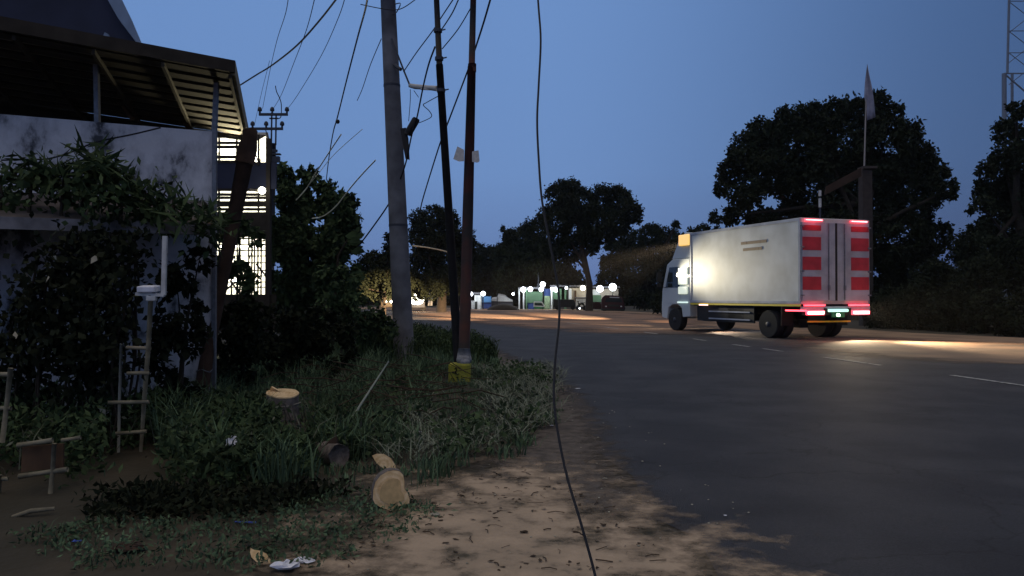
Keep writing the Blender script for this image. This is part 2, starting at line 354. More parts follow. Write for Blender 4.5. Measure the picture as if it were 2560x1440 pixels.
def soft_sheet(name, poly, z, base, fade=.35, cell=.06, noise=1.3, amt=1.1):
    """ground sheet whose edge thins out in patches (a per-vertex edge distance drives where it breaks up)"""
    P_ = np.array(poly, float); x0, y0 = P_.min(0) - fade; x1, y1 = P_.max(0) + fade
    nx = int((x1 - x0) / cell) + 1; ny = int((y1 - y0) / cell) + 1
    X, Y = np.meshgrid(np.linspace(x0, x1, nx), np.linspace(y0, y1, ny)); Q = np.stack([X.ravel(), Y.ravel()], 1)
    dist = np.full(len(Q), 1e9); ins = np.zeros(len(Q), bool)
    for k in range(len(P_)):
        a = P_[k]; b_ = P_[(k + 1) % len(P_)]; d = b_ - a; t = np.clip(((Q - a) @ d) / (d @ d), 0, 1); dist = np.minimum(dist, np.linalg.norm(Q - (a + t[:, None] * d), axis=1))
        c = ((a[1] > Q[:, 1]) != (b_[1] > Q[:, 1])) & (Q[:, 0] < (b_[0] - a[0]) * (Q[:, 1] - a[1]) / (b_[1] - a[1] + 1e-12) + a[0]); ins ^= c
    f = np.clip(.5 + .5 * np.where(ins, dist, -dist) / fade, 0, 1)
    me = bpy.data.meshes.new(name); V = np.stack([Q[:, 0], Q[:, 1], np.full(len(Q), z)], 1)
    idx = np.arange(nx * ny).reshape(ny, nx); Fq = np.stack([idx[:-1, :-1], idx[:-1, 1:], idx[1:, 1:], idx[1:, :-1]], -1).reshape(-1, 4)
    Fq = Fq[f[Fq].max(1) > 0]
    me.vertices.add(len(V)); me.vertices.foreach_set('co', V.ravel()); me.loops.add(Fq.size); me.loops.foreach_set('vertex_index', Fq.ravel())
    me.polygons.add(len(Fq)); me.polygons.foreach_set('loop_start', np.arange(0, Fq.size, 4)); me.update(calc_edges=True)
    at = me.attributes.new('edge', 'FLOAT', 'POINT'); at.data.foreach_set('value', f)
    nt = base.node_tree; b = nt.nodes['Principled BSDF']; t = nt.nodes['Texture Coordinate']
    an = nt.nodes.new('ShaderNodeAttribute'); an.attribute_name = 'edge'
    n = nt.nodes.new('ShaderNodeTexNoise'); n.inputs['Scale'].default_value = noise; n.inputs['Detail'].default_value = 9; n.inputs['Roughness'].default_value = .68; nt.links.new(t.outputs['Object'], n.inputs['Vector'])
    m1 = nt.nodes.new('ShaderNodeMath'); m1.operation = 'MULTIPLY_ADD'; nt.links.new(n.outputs[0], m1.inputs[0]); m1.inputs[1].default_value = amt * 2; m1.inputs[2].default_value = -amt
    m2 = nt.nodes.new('ShaderNodeMath'); nt.links.new(an.outputs['Fac'], m2.inputs[0]); nt.links.new(m1.outputs[0], m2.inputs[1])
    r = nt.nodes.new('ShaderNodeMapRange'); nt.links.new(m2.outputs[0], r.inputs[0]); r.inputs[1].default_value = .22; r.inputs[2].default_value = .85
    nt.links.new(r.outputs[0], b.inputs['Alpha'])
    me.materials.append(base); o = bpy.data.objects.new(name, me); COL.objects.link(o); return tag(o, kind='structure')
def GP(*pts): return [(G(*p).x, G(*p).y) for p in pts]
soft_sheet('dirt_shoulder', GP((1010, 1250), (1120, 1195), (1260, 1170), (1400, 1175), (1470, 1265), (1620, 1320), (1790, 1385), (1850, 1500)) + [(1.3, 2.4), (-1.3, 2.4)] + GP((840, 1430), (900, 1340)), .011, M['dirt'], .75, noise=2.6, amt=1.3)
soft_sheet('gravel_edge', [(.95, 5.2), (.86, 7.0), (.95, 9.5), (.92, 12.5), (.35, 17), (-.7, 23), (-1.0, 23), (-.3, 17), (.3, 12), (.25, 9.2), (-.1, 7.4), (-.4, 5.8)], .009, mat('gravelly earth', (.135, .112, .092), .95, var=.5, scale=9, bump=.7), .32, noise=3.5)
soft_sheet('glow_road_tint', GP((1060, 772), (1400, 776), (1650, 786), (1760, 800), (1790, 838), (1600, 836), (1450, 826), (1250, 812), (1120, 800), (1030, 784)), .0125, mat('glow tint on asphalt', (.27, .165, .105), .95, col2=(.10, .075, .06), scale=.25, thr=(.36, .56), bump=.4), 2.2, cell=.5, noise=.35, amt=.8)  # dusty brown sheet, headlight glow on the far road put into its colour
soft_sheet('glow_road_tint', GP((2000, 835), (2560, 862), (2900, 890), (2900, 925), (2560, 912), (2200, 893), (1990, 870)), .0135, mat('glow tint on lane', (.20, .135, .095), .95, col2=(.08, .065, .055), scale=.5, thr=(.36, .6), bump=.4), 1.0, cell=.25, noise=.7, amt=.8)  # brown strip behind the truck, rear lamp glow put into its colour
d = MB()   # far dirt verge between road and hedge, and the wide dirt lot before the stalls
pg = ragged([(13.5, 15), (19, 16), (19, 26), (16, 32), (14, 44), (15, 60), (13, 72), (8, 92), (-12, 108), (-30, 112), (-13, 88), (-1, 74), (5.8, 58.3), (9.1, 43.5), (11.0, 32.5), (12.2, 24)], .15, 8)
d.add([(x, y, .010) for x, y in pg], [tuple(range(len(pg)))])
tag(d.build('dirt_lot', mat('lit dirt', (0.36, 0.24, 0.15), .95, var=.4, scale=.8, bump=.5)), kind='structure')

# painted lines
def offs(i, f): return nS[i] + (fS[i] - nS[i]) * f
cl = [offs(i, .585) for i in range(len(nS))]
def strip(pts, wd, z, name):
    b = MB(); vs = []
    for i, q in enumerate(pts):
        t = pts[min(i + 1, len(pts) - 1)] - pts[max(i - 1, 0)]; t = t / np.linalg.norm(t); nn = np.array([-t[1], t[0]])
        vs += [(*(q + nn * wd / 2), z), (*(q - nn * wd / 2), z)]
    b.add(vs, [(2 * i, 2 * i + 1, 2 * i + 3, 2 * i + 2) for i in range(len(pts) - 1)])
    return tag(b.build(name, M['asph_line']), kind='structure')
dense = spline([tuple(c) for c in cl[::3]], 20)
dd = [0.0]
for i in range(1, len(dense)): dd.append(dd[-1] + float(np.linalg.norm(dense[i] - dense[i - 1])))
def atd(s): return np.array([np.interp(s, dd, [p[0] for p in dense]), np.interp(s, dd, [p[1] for p in dense])])
for y0_, y1_ in ((4.2, 6.4), (8.5, 10.7), (12.7, 14.7), (16.8, 19.1), (21.1, 22.2), (23.0, 24.2), (26.3, 27.4), (31, 32.6), (36, 38), (42, 44.5)):
    sa = float(np.interp(y0_, [p[1] for p in dense], dd)); sb_ = float(np.interp(y1_, [p[1] for p in dense], dd))
    strip([atd(sa + (sb_ - sa) * j / 5) for j in range(6)], .11, .0145, 'lane_marking')
el = [offs(i, .956) for i in range(len(nS))]; strip(el[:50], .12, .0105, 'edge_line')

# ---------------- trees ----------------
LS = 1.0
def tree(name, Y, lobes, label, cat='tree', group=None, m='leaf_far', leaf=.26, dens=1.0, trunk=None, limbs=4, depth=.8, tm='bark', cf=.22):
    """lobes: (px, py, radius px) seen from the road; each lobe gets its own depth"""
    s = Y / F
    cx = sum(l[0] * l[2] for l in lobes) / sum(l[2] for l in lobes)
    if trunk is None: trunk = (cx, max(.12, .010 * Y / 2))
    base = Vector(((trunk[0] - 1280) * s, Y, 0))
    root = thing(name, base, label, cat, group)
    allq = []; cents = []
    R0 = max(l[2] for l in lobes) * s
    for (px, py, r) in lobes:
        R = r * s; yy = Y + random.uniform(-1, 1) * depth * R0
        k = yy / Y
        c = np.array([(px - 1280) * s * k, yy, CH + (HOR - py) * s * k]); cents.append(Vector(c)); R *= k
        area = math.pi * R * R
        nl = int(dens * (12 if Y > 25 else 8.5) * area / (leaf * leaf * .42)); nc = max(14, int(34 * (R / .9) ** 1.4)); nc = min(nc, 520)
        pts = clumpy(c, R * .92, nc, max(4, nl // nc), cf * (1.25 if R < 1.5 else .95))
        pts = pts[pts[:, 2] > .05]
        allq.append(leaves(pts - np.array([0, 0, leaf * .2]), leaf, leaf * .62, droop=.4))
    MB().quads(np.concatenate(allq)).build('crown', M[m], root)
    tb = MB(); r0 = trunk[1]; top = cents[int(np.argmax([c.z for c in cents]))]
    mid = Vector((base.x * .6 + top.x * .4, Y, max(1.0, top.z * .55)))
    tb.tube([base - Vector((0, 0, .1)), base + Vector((.05, 0, mid.z * .4)), mid, (mid + top) / 2, top], [r0 * 1.35, r0, r0 * .7, r0 * .4, r0 * .12], 9, wob=.08)
    for c in random.sample(cents, min(limbs, len(cents))):
        st = base.lerp(mid, random.uniform(.55, 1)); tb.tube([st, st.lerp(c, .5) + Vector((0, 0, .1)), c], [r0 * .45, r0 * .28, r0 * .08], 6)
    tb.build('trunk', M[tm], root, smooth=True)
    return root

tree('broadleaf_tree', 21, [(735, 475, 48), (765, 432, 26), (790, 490, 50), (845, 520, 42), (868, 500, 24), (872, 560, 34), (858, 600, 40), (720, 560, 70), (705, 440, 30), (830, 590, 55), (770, 640, 85), (700, 660, 60), (730, 740, 80), (810, 730, 70), (850, 640, 30), (690, 800, 60), (780, 810, 60)],
     'bushy green tree beside the lattice workshop, behind the cable streaks', m='leaf_mid', leaf=.17, dens=2.0, trunk=(770, .14))
tree('broadleaf_tree', 75, [(1045, 545, 26), (1085, 540, 34), (1120, 555, 34), (1150, 590, 36), (1060, 600, 45), (1110, 630, 60), (1165, 640, 36), (1050, 670, 45), (1140, 690, 50), (1080, 710, 45), (1180, 610, 14)],
     'dark tall tree standing behind the black and red poles')
tree('shrub', 58, [(930, 665, 38), (975, 650, 36), (905, 690, 40), (960, 705, 45), (1010, 700, 40), (880, 720, 40), (975, 592, 14), (972, 615, 14), (1040, 715, 34)],
     'low dark green thicket left of the concrete pole, over the road bend', 'shrub', trunk=(960, .12))
tree('broadleaf_tree', 118, [(1195, 630, 26), (1225, 640, 28), (1250, 640, 26), (1190, 680, 36), (1235, 690, 36)],
     'pale hazy distant tree in the gap right of the red pole', leaf=.34)
tree('broadleaf_tree', 96, [(1295, 600, 40), (1275, 590, 20), (1268, 640, 40), (1335, 580, 40), (1320, 650, 55), (1265, 695, 36), (1345, 690, 40), (1350, 640, 50), (1300, 700, 36), (1257, 570, 8)],
     'rounded dark tree behind the green stall, left of the tallest central tree', leaf=.3)
tree('broadleaf_tree', 82, [(1400, 490, 40), (1425, 470, 30), (1450, 510, 50), (1500, 500, 44), (1545, 495, 40), (1575, 525, 32), (1390, 545, 48), (1440, 575, 50), (1500, 560, 50), (1545, 560, 36), (1420, 630, 34), (1380, 620, 34), (1480, 610, 26), (1590, 545, 16)],
     'tallest central tree with a spreading crown above the lamp lit stalls', leaf=.3, trunk=(1473, .32), limbs=7)
tree('broadleaf_tree', 99, [(1545, 630, 40), (1590, 600, 34), (1630, 590, 36), (1670, 600, 36), (1600, 660, 50), (1650, 660, 50), (1695, 650, 36), (1560, 700, 34), (1620, 720, 40), (1680, 715, 36), (1530, 660, 34), (1690, 562, 12), (1515, 700, 26)],
     'dark tree mass between the central tree and the truck cab', leaf=.3)
tree('broadleaf_tree', 72, [(1740, 590, 24), (1760, 575, 18), (1715, 600, 18), (1790, 590, 26), (1740, 640, 44), (1790, 660, 46), (1690, 600, 16), (1700, 700, 36), (1770, 730, 36)],
     'small distant tree showing just above the truck cab roof', leaf=.28)
tree('broadleaf_tree', 50, [(1900, 330, 42), (1870, 370, 48), (1825, 430, 36), (1850, 400, 40), (1960, 310, 44), (2030, 290, 44), (2090, 275, 36), (2140, 265, 36), (2195, 258, 34), (2235, 280, 30), (2270, 330, 42), (1990, 370, 90), (2110, 360, 95), (2210, 370, 85), (2300, 390, 46), (2340, 430, 38), (2375, 475, 30), (1930, 430, 70), (1860, 480, 46), (2040, 470, 100), (2160, 480, 110), (2280, 490, 80), (1805, 470, 20), (1830, 540, 28), (1790, 540, 16), (1900, 540, 36), (2240, 600, 90), (2330, 590, 50), (2180, 680, 80), (2290, 690, 80), (2100, 590, 80), (1980, 560, 60)],
     'huge dark spreading tree behind the truck and flag pole', leaf=.27, dens=1.0, trunk=(2130, .45), limbs=9, cf=.2)
tree('broadleaf_tree', 42, [(2545, 270, 26), (2520, 320, 34), (2560, 370, 60), (2510, 400, 36), (2470, 420, 26), (2480, 470, 40), (2540, 480, 70), (2460, 520, 34), (2510, 570, 60), (2600, 500, 100), (2600, 350, 50), (2440, 570, 20), (2460, 640, 60), (2560, 650, 90), (2660, 620, 110)],
     'dark tree cut by the right picture edge, below the steel tower', leaf=.22, dens=.8, trunk=(2570, .3), limbs=5)
hedges = [(2225, 770, 62, 37), (2300, 765, 62, 36), (2380, 775, 66, 34), (2465, 780, 66, 32), (2560, 785, 74, 30), (2650, 790, 80, 29), (2340, 700, 56, 37), (2440, 700, 64, 35), (2420, 620, 46, 38)]
hl = ['low dark bush just right of the truck tail', 'second dark bush right of the truck, at the dirt verge', 'third dark bush right of the truck along the dirt verge', 'fourth dark verge bush, below the right tree', 'dark verge bush touching the right picture edge', 'outermost dark verge bush beyond the right picture edge', 'taller dark bush behind the verge bushes, nearest the truck', 'taller dark bush behind the verge bushes, under the right tree', 'upper dark bush filling the gap between the two big right trees']
for i, (px, py, r, Y) in enumerate(hedges):
    if i == 5: continue
    tree('shrub', Y, [(px, py, r), (px - r * .5, py + 15, r * .6), (px + r * .5, py + 20, r * .6), (px, min(HOR + CH * F / Y - r * .5, py + 40), r * .6)], hl[i], 'shrub', 'bushes along the far verge', leaf=.16, dens=.55, trunk=(px, .07), limbs=2, m='leaf_far')
for px, py, r, Y, lb in [(1610, 750, 24, 84, 'dark low bush right of the red van'), (1655, 755, 30, 66, 'dark low bush ahead of the truck cab'), (1585, 735, 22, 96, 'dark low bush behind the red van'), (1700, 750, 34, 58, 'dark low bush beside the truck cab'), (1780, 760, 40, 50, 'dark bush hidden behind the truck body')][:4]:
    tree('shrub', Y, [(px, py, r), (px + r * .6, py - 8, r * .7)], lb, 'shrub', 'bushes before the far trees', leaf=.24, dens=.6, trunk=(px, .06), limbs=1)

wd = []
for k in range(240):
    px = random.uniform(820, 2750); Yw = random.uniform(126, 150); hh_ = 5.2 + 2.2 * math.sin(px * .011) + 1.2 * math.sin(px * .037)
    c = P(px, HOR, Yw); wd.append(clumpy((c.x, Yw, hh_ * random.uniform(.15, .75)), hh_ * .38, 22, 26, .4))
tag(MB().quads(leaves(np.concatenate(wd), .75, .5)).build('far_woods', M['leaf_far']), 'dark far off wood behind the stalls, reading as one mass', 'woods', kind='stuff')
# ---------------- utility poles ----------------
def straight_pole(name, a, b, ra, rb, m, label, cat='pole', n=20):
    root = thing(name, (a.x, a.y, 0), label, cat)
    t = MB(); t.tube([a.lerp(b, k / 6) for k in range(7)], [ra + (rb - ra) * k / 6 for k in range(7)], n)
    t.build('shaft', M[m], root, smooth=True); return root
cp0 = P(1012, 905, 18); cp0.z = -.1; cp1 = P(966, -60, 18)
cpole = straight_pole('utility_pole', cp0, cp1, .235, .165, 'concrete', 'thick grey concrete pole leaning left beside the bright headlight')
def wirepts(pts, Y0, Y1=None):
    n = len(pts); Y1 = Y0 if Y1 is None else Y1
    return [P(p[0], p[1], Y0 + (Y1 - Y0) * i / (n - 1)) for i, p in enumerate(pts)]
def smooth3(pts, k=5):
    return [Vector(q) for q in spline([tuple(p) for p in pts], k)]
for t_ in (.36, .72):
    q = cp0.lerp(cp1, t_); rr = .235 - .07 * t_; MB().tube([q - Vector((0, 0, .025)), q + Vector((0, 0, .025))], rr + .007, 20).build('steel_band', M['darksteel'], cpole)
# bracket + insulator near the top
b = MB(); b.tube(smooth3(wirepts([(985, 8), (1000, 6), (990, 28), (978, 34)], 17.7)), .012, 6); b.build('hook', M['darksteel'], cpole)
b = MB(); b.tube([P(978, 95, 17.8), P(1010, 178, 17.6), P(1023, 210, 17.5)], .022, 6); b.tube([P(984, 160, 17.8), P(1001, 172, 17.6)], .04, 6); b.build('bracket', M['darksteel'], cpole)
# lamp tube on bracket
ls = thing('street_lamp', P(1023, 212, 17.5), 'unlit white tube lamp reaching from the concrete pole to the black pole', 'street lamp')
MB().tube([P(1023, 212, 17.5), P(1036, 215, 17.45), P(1072, 218, 17.3), P(1092, 220, 17.2)], [.045, .055, .05, .06], 10).build('housing', mat('lamp housing', (0.55, .55, .52), .6, var=.2), ls, smooth=True)
MB().box(P(1072, 222, 17.3), (.36, .05, .03), ry=.05).build('diffuser', M['whitepipe'], ls)
# black closure
cl_ = thing('splice_closure', P(1020, 330, 17.5), 'black cylindrical cable closure strapped to the concrete pole', 'cable box')
MB().tube([P(1018, 336, 17.5), P(1020, 332, 17.5), P(1039, 299, 17.45), P(1041, 295, 17.45)], [.07, .088, .088, .07], 14).build('case', M['blackiron'], cl_, smooth=True)
MB().prism([P(1000, 320, 17.55), P(1014, 318, 17.55), P(1020, 345, 17.55), P(1023, 398, 17.55), P(1013, 396, 17.55), P(1006, 360, 17.55)], (0, .06, 0)).build('bracket', M['blackiron'], cl_)

bp0 = P(1146, 905, 14.2); bp1 = P(1088, -60, 14.6)
bp = thing('utility_pole', (bp0.x, bp0.y, 0), 'slim black leaning iron pole, middle one of the three', 'pole')
bm_ = P(1098, 160, 14.45)
MB().tube([Vector((bp0.x, bp0.y, .1)), bp0, bm_], [.085, .082, .066], 16).build('lower_tube', M['blackiron'], bp, smooth=True)
MB().tube([bm_, bp1], [.056, .05], 16).build('upper_tube', M['blackiron'], bp, smooth=True)
for py in (75, 145, 226):
    c = MB()
    q = bm_.lerp(bp1, (160 - py) / 220) if py < 160 else bp0.lerp(bm_, (905 - py) / 745)
    c.tube([q - Vector((0, 0, .03)), q + Vector((0, 0, .03))], .078, 14)
    c.bar(q + Vector((.06, -.02, .0)), q + Vector((.14, -.02, .02)), .02)
    c.build('clamp', M['darksteel'], bp)
rp0 = P(1160, 902, 13.9); rp1 = P(1184, -60, 14.2); rm = P(1179, 165, 14.1)
rp = thing('utility_pole', (rp0.x, rp0.y, 0), 'rusty red brown iron pole rising from the yellow painted block', 'pole')
MB().tube([Vector((rp0.x, rp0.y, .35)), rp0.lerp(rm, .5), rm], [.098, .095, .074], 18).build('lower_tube', M['rustiron'], rp, smooth=True)
MB().tube([rm, rp1], [.058, .052], 16).build('upper_tube', M['rustiron'], rp, smooth=True)
MB().tube([P(1180, 178, 14.1), P(1180, 158, 14.1)], .074, 16).build('collar', M['rustiron'], rp, smooth=True)
# yellow block with grey mortar
yb0 = P(1149, 947, 13.7)
yb = thing('pole_footing', (yb0.x, yb0.y, 0), 'yellow painted concrete block with black handwriting at the red pole foot', 'footing')
fb = MB().box((yb0.x, yb0.y + .1, .13), (.375, .38, .36)); o = fb.build('block', M['yellow'], yb, bevel=.035)
mm = MB(); mm.ball((yb0.x + .07, yb0.y + .1, .36), .13, 12, (1, 1, .8)); mm.ball((yb0.x + .09, yb0.y + .02, .33), .09, 10, (1, 1, .7)); mm.tube([(yb0.x + .07, yb0.y + .15, .36), (yb0.x + .075, yb0.y + .15, .56)], [.13, .10], 12, wob=.12)
mm.build('mortar', M['greyconc'], yb, smooth=True)
wz = yb0.y + .1 - .19 - .004
def stroke(pts, r=.009): return [Vector((yb0.x + x, wz, .13 + z)) for x, z in pts]
ik = MB()
ik.tube(stroke([(-.075, .095), (-.055, .115), (-.04, .10), (-.05, .06), (-.075, .015), (-.05, .02), (-.03, -.005), (.0, .015)]), .011, 6)
ik.tube(stroke([(-.12, .03), (-.08, .035)]), .008, 6)
ik.tube(stroke([(-.13, -.07), (-.11, -.045), (-.09, -.07), (-.10, -.10)]), .009, 6)
ik.tube(stroke([(-.05, -.05), (-.02, -.04), (-.03, -.08), (.0, -.09)]), .010, 6)
ik.tube(stroke([(.03, -.03), (.06, -.05), (.03, -.075), (.09, -.08)]), .010, 6)
ik.build('handwriting', M['ink'], yb)
# papers tied on the red pole
pp = thing('paper_notice', P(1165, 385, 13.95), 'torn white paper notice wrapped round the red brown pole', 'notice')
pmat = mat('paper', (0.66, 0.64, 0.60), .8, var=.2, scale=20)
for pts in ([(1143, 365), (1160, 374), (1160, 402), (1147, 403), (1133, 397)], [(1180, 378), (1196, 375), (1199, 402), (1194, 406), (1180, 404)]):
    MB().prism([P(x, y, 13.84) for x, y in pts], (0, .006, 0)).build('sheet', pmat, pp)

# far pole with crossarms (medium voltage)
ep = thing('power_pole', (P(680, 0, 30).x, 30, 0), 'dark power pole with two insulator crossarms behind the workshop', 'pole')
EY = 30
MB().tube([P(672, HOR + 60, EY), P(676, 600, EY), P(680, 358, EY)], [.17, .15, .13], 14).build('shaft', M['darksteel'], ep, smooth=True)
t = MB(); t.bar(P(677, 362, EY), P(678, 284, EY), .05); t.bar(P(688, 362, EY), P(689, 284, EY), .05); t.bar(P(677, 362, EY), P(661, 320, EY), .03); t.bar(P(672, 295, EY), P(694, 295, EY), .05)
t.build('riser', M['darksteel'], ep)
for (x0, x1, y) in ((646, 718, 285), (628, 706, 321)):
    a = MB().bar(P(x0, y, EY), P(x1, y, EY), .09).build('crossarm', M['darksteel'], ep)
    for k in range(3):
        x = x0 + 2 + (x1 - x0 - 4) * k / 2 - (3 if k == 1 else 0)
        cc = P(x, y - 3, EY); MB().lathe(cc, [(.03, 0), (.045, .03), (.03, .06), (.085, .09), (.085, .15), (.06, .21), (.02, .24)], 10).build('insulator', M['darksteel'], a)
MB().bar(P(634, 371, EY - .1), P(692, 377, EY - .1), .10).build('stay_bar', M['darksteel'], ep)
MB().box(P(688, 398, EY - .1), (.30, .2, .22)).box(P(689, 385, EY - .1), (.34, .2, .05)).box(P(689, 411, EY - .1), (.34, .2, .05)).build('fuse', M['darksteel'], ep)
MB().tube(smooth3(wirepts([(687, 213), (690, 228), (698, 245), (702, 262), (701, 290), (694, 296)], EY)), .018, 5).build('jumper', M['wire'], ep)

# far slim poles across the bend
fp = thing('street_pole', G(1145, 772), 'thin grey far pole carrying two small white boards between the near poles', 'pole')
MB().tube([G(1145, 772), P(1144, 628, 95)], [.12, .09], 8).build('shaft', M['galv'], fp)
MB().bar(P(1136, 629, 95), P(1152, 630, 95), .12).build('arm', M['galv'], fp)
for (x, y, w_, h) in ((1144, 677, .42, .7), (1147, 718, .5, 1.75)):
    MB().box(P(x, y, 94.8), (w_, .12, h)).build('board', M['whitepipe'], fp)
fp = thing('street_pole', (P(988, 0, 70).x, 70, 0), 'thin pale far pole just left of the concrete pole', 'pole')
MB().tube([(P(991, 0, 70).x, 70, 0), P(984, 566, 70)], [.13, .10], 8).build('shaft', mat('pale pole', (.55, .52, .38), .7), fp)

# ---------------- cables ----------------
def cable(pts, Y0, Y1, r, label, m='wire', name='cable', grp='overhead cables', k=6, n=6):
    w3 = smooth3(wirepts(pts, Y0, Y1), k)
    o = MB().tube(w3, r, n).build(name, M[m], org=w3[0], smooth=True)
    return tag(o, label, 'cable', grp)
cable([(655, 270), (672, 180), (690, 100), (712, 30), (722, -40)], 30, 12, .008, 'thin faint wire rising from the power pole to the top edge, leftmost')
cable([(682, 270), (702, 235), (735, 150), (765, 70), (790, -30)], 30, 12, .008, 'thin faint wire rising from the middle insulator of the power pole')
cable([(716, 272), (740, 240), (800, 140), (845, 40), (866, -30)], 30, 12, .008, 'thin faint wire rising from the right insulator of the power pole')
cable([(635, 310), (650, 240), (662, 190), (672, 150)], 30, 24, .007, 'short faint wire above the lower crossarm of the power pole')
cable([(588, 218), (640, 185), (680, 160), (742, 110), (800, 45), (850, -20)], 11.8, 9, .011, 'dark twisted cable from the shed roof edge up to the top edge')
cable([(922, -40), (912, 20), (893, 90), (865, 200), (843, 290), (832, 330), (822, 390), (815, 450)], 8, 20, .012, 'thick twisted cable passing the small black ball')
cable([(952, 95), (925, 160), (905, 220), (892, 250)], 18, 24, .010, 'faint cable running down left from the concrete pole')
cable([(1230, -20), (1210, 50), (1187, 122), (1167, 180), (1117, 312), (1101, 354), (1080, 420), (1056, 500), (1050, 530)], 15, 26, .020, 'long straight cable passing behind the black and the red pole')
cable([(1087, 115), (1072, 156), (1058, 212), (1042, 292), (1028, 340), (1011, 417), (978, 498), (930, 570), (880, 636)], 15.5, 19, .018, 'long cable crossing behind the concrete pole down to the left trees')
cable([(1136, -10), (1101, 43), (1080, 76), (1040, 130), (1008, 178)], 14.6, 17.6, .011, 'thin cable from the black pole down to the concrete pole bracket')
cable([(1148, -10), (1130, 30), (1105, 69)], 13, 14.4, .011, 'short thin cable reaching the black pole clamp from the top edge')
cable([(1176, 18), (1145, 70), (1105, 120)], 14, 14.5, .010, 'short thin cable between the red and the black pole')
cable([(900, 8), (948, 18), (985, 22), (1010, 15), (1045, -10)], 17.6, 17, .010, 'thin cable hooked on the concrete pole near the top edge')
cable([(1025, 222), (1025, 250), (1021, 302)], 17.5, 17.5, .008, 'thin drop wire hanging from the tube lamp')
cable([(1093, 240), (1066, 255), (1058, 262), (1074, 278), (1077, 292), (1048, 306)], 14.6, 17.4, .009, 'looped thin wire between the black pole and the closure')
cable([(1034, 225), (1046, 242), (1070, 140), (1069, 160)][:2], 17.4, 17.4, .008, 'short thin strut wire under the tube lamp')
cable([(1032, 614), (1070, 619), (1110, 627), (1122, 632)], 60, 72, .05, 'pale thin cable far behind between the concrete and the black pole', 'palewire')
cable([(740, 500), (765, 472), (790, 430), (822, 380), (852, 335)], 15, 13, .010, 'pale lit cable curving up from the tree, left of the pair', 'palewire', grp='pale lit cables')
cable([(748, 490), (790, 440), (835, 385), (905, 322)], 15.5, 13, .005, 'very thin pale lit cable between the two curved ones', 'palewire', grp='pale lit cables')
cable([(780, 546), (808, 540), (840, 515), (875, 470), (905, 435), (938, 400)], 15, 13, .011, 'pale lit cable curving up from the tree, right of the pair', 'palewire', grp='pale lit cables')
# hanging foreground cable: from overhead down to the dirt near the camera
hp = [(1341, -60), (1347, 20), (1352, 100), (1347, 210), (1343, 300), (1347, 400), (1355, 500), (1375, 610), (1395, 720), (1398, 800), (1388, 900), (1385, 1000), (1398, 1100), (1420, 1200), (1450, 1300), (1488, 1440), (1510, 1560)]
w3 = smooth3([P(x, y, 4.6 - 1.5 * (i / (len(hp) - 1))) for i, (x, y) in enumerate(hp)], 6)
w3 += [w3[-1] + Vector((.03, -.05, -.12)), Vector((w3[-1].x + .1, w3[-1].y - .15, .012)), Vector((w3[-1].x + .6, w3[-1].y - .5, .012))]
tag(MB().tube(w3, .0056, 8).build('hanging_cable', M['wire'], org=w3[0], smooth=True), 'long loose black cable hanging in front of the road from top to bottom', 'cable')
tag(MB().ball(P(843, 303, 12.5), .035, 12).build('line_ball', M['wire'], smooth=True), 'small black ball on the twisted cable against the sky', 'line ball')

# ---------------- roadside shed ----------------
A0 = P(0, 280, 9.1); B0 = P(531, 330, 10.0)
dr = (B0 - A0); dr.z = 0; dr.normalize(); nb = Vector((-dr.y, dr.x, 0))   # nb points away from the road
WT = 3.52; Bc = Vector((B0.x, B0.y, 0)); Ac = Bc - dr * 5.2
shed = thing('open_shed', Bc, 'weathered plaster walled shed with open slatted roof at the left', 'shed')
wl = MB(); wl.prism([Ac, Bc, Bc + Vector((0, 0, WT)), Ac + Vector((0, 0, WT + .03))], nb * .14)
wl.build('wall', M['plaster'], shed)
MB().bar(Bc + dr * .02 - nb * .02, Bc + dr * .02 - nb * .02 + Vector((0, 0, WT + .02)), .05).build('corner_trim', M['galv'], shed)
Er = P(575, 156, 9.7); El = P(0, 48, 8.5); ed = (Er - El); El = Er - ed * 1.7
Br = P(614, 336, 12.7); bd = Br - Er; Bl = El + bd
up = ed.cross(bd).normalized(); up = up if up.z > 0 else -up
MB().prism([El, Er, Br, Bl], up * .02).build('roof', M['roof_under'], shed)
bt = MB(); nbat = 10
for k in range(nbat):
    t0 = (k + .5) / nbat
    bt.bar(El + bd * t0 - up * .10, Er + bd * t0 - up * .10 - ed.normalized() * .04, .17, .035, up=tuple(up))
bt.build('batten', M['wood_dark'], shed)
rf = MB()
for s_ in (.0, .19, .37, .56, .75, .93):
    rf.bar(Er - ed * 1.7 * s_ - up * .165, Br - ed * 1.7 * s_ - up * .15, .035, .06, up=tuple(up))
rf.build('rafter', M['wood_dark'], shed)
MB().prism([Bl - Vector((0, 0, .05)), Br - ed * .30 - Vector((0, 0, .05)), Br - ed * .30 - Vector((0, 0, 2.4)), Bl - Vector((0, 0, 2.4))], (-.05, .1, 0)).build('rear_wall', M['wood_dark'], shed)
MB().bar(Er + ed.normalized() * .035 - up * .06, Br + ed.normalized() * .035 - up * .06, .04, .17, up=tuple(up)).build('verge_board', M['timber'], shed)
MB().bar(El - bd.normalized() * .03 - up * .05, Er + ed.normalized() * .05 - bd.normalized() * .03 - up * .05, .04, .15, up=tuple(up)).build('eave_board', M['wood_dark'], shed)
for (x0, y0, x1, y1) in ((236, 108, 228, 292), (541, 170, 535, 330), (-150, 60, -150, 262)):
    YY = 10 - .9 * (531 - x1) / 531; pb = Bc + dr * (-(531 - x1) / 531 * (Bc - Vector((A0.x, A0.y, 0))).length) + nb * .06; pb.z = WT
    tz = P(x0, y0, pb.y).z
    MB().bar(pb, Vector((P(x0, y0, pb.y).x, pb.y, tz)), .055).build('post', M['galv'], shed)
MB().bar(P(1, 700, 9.0), P(1, 700, 9.0) + Vector((0, 0, .1)), .01).build('hook', M['galv'], shed)
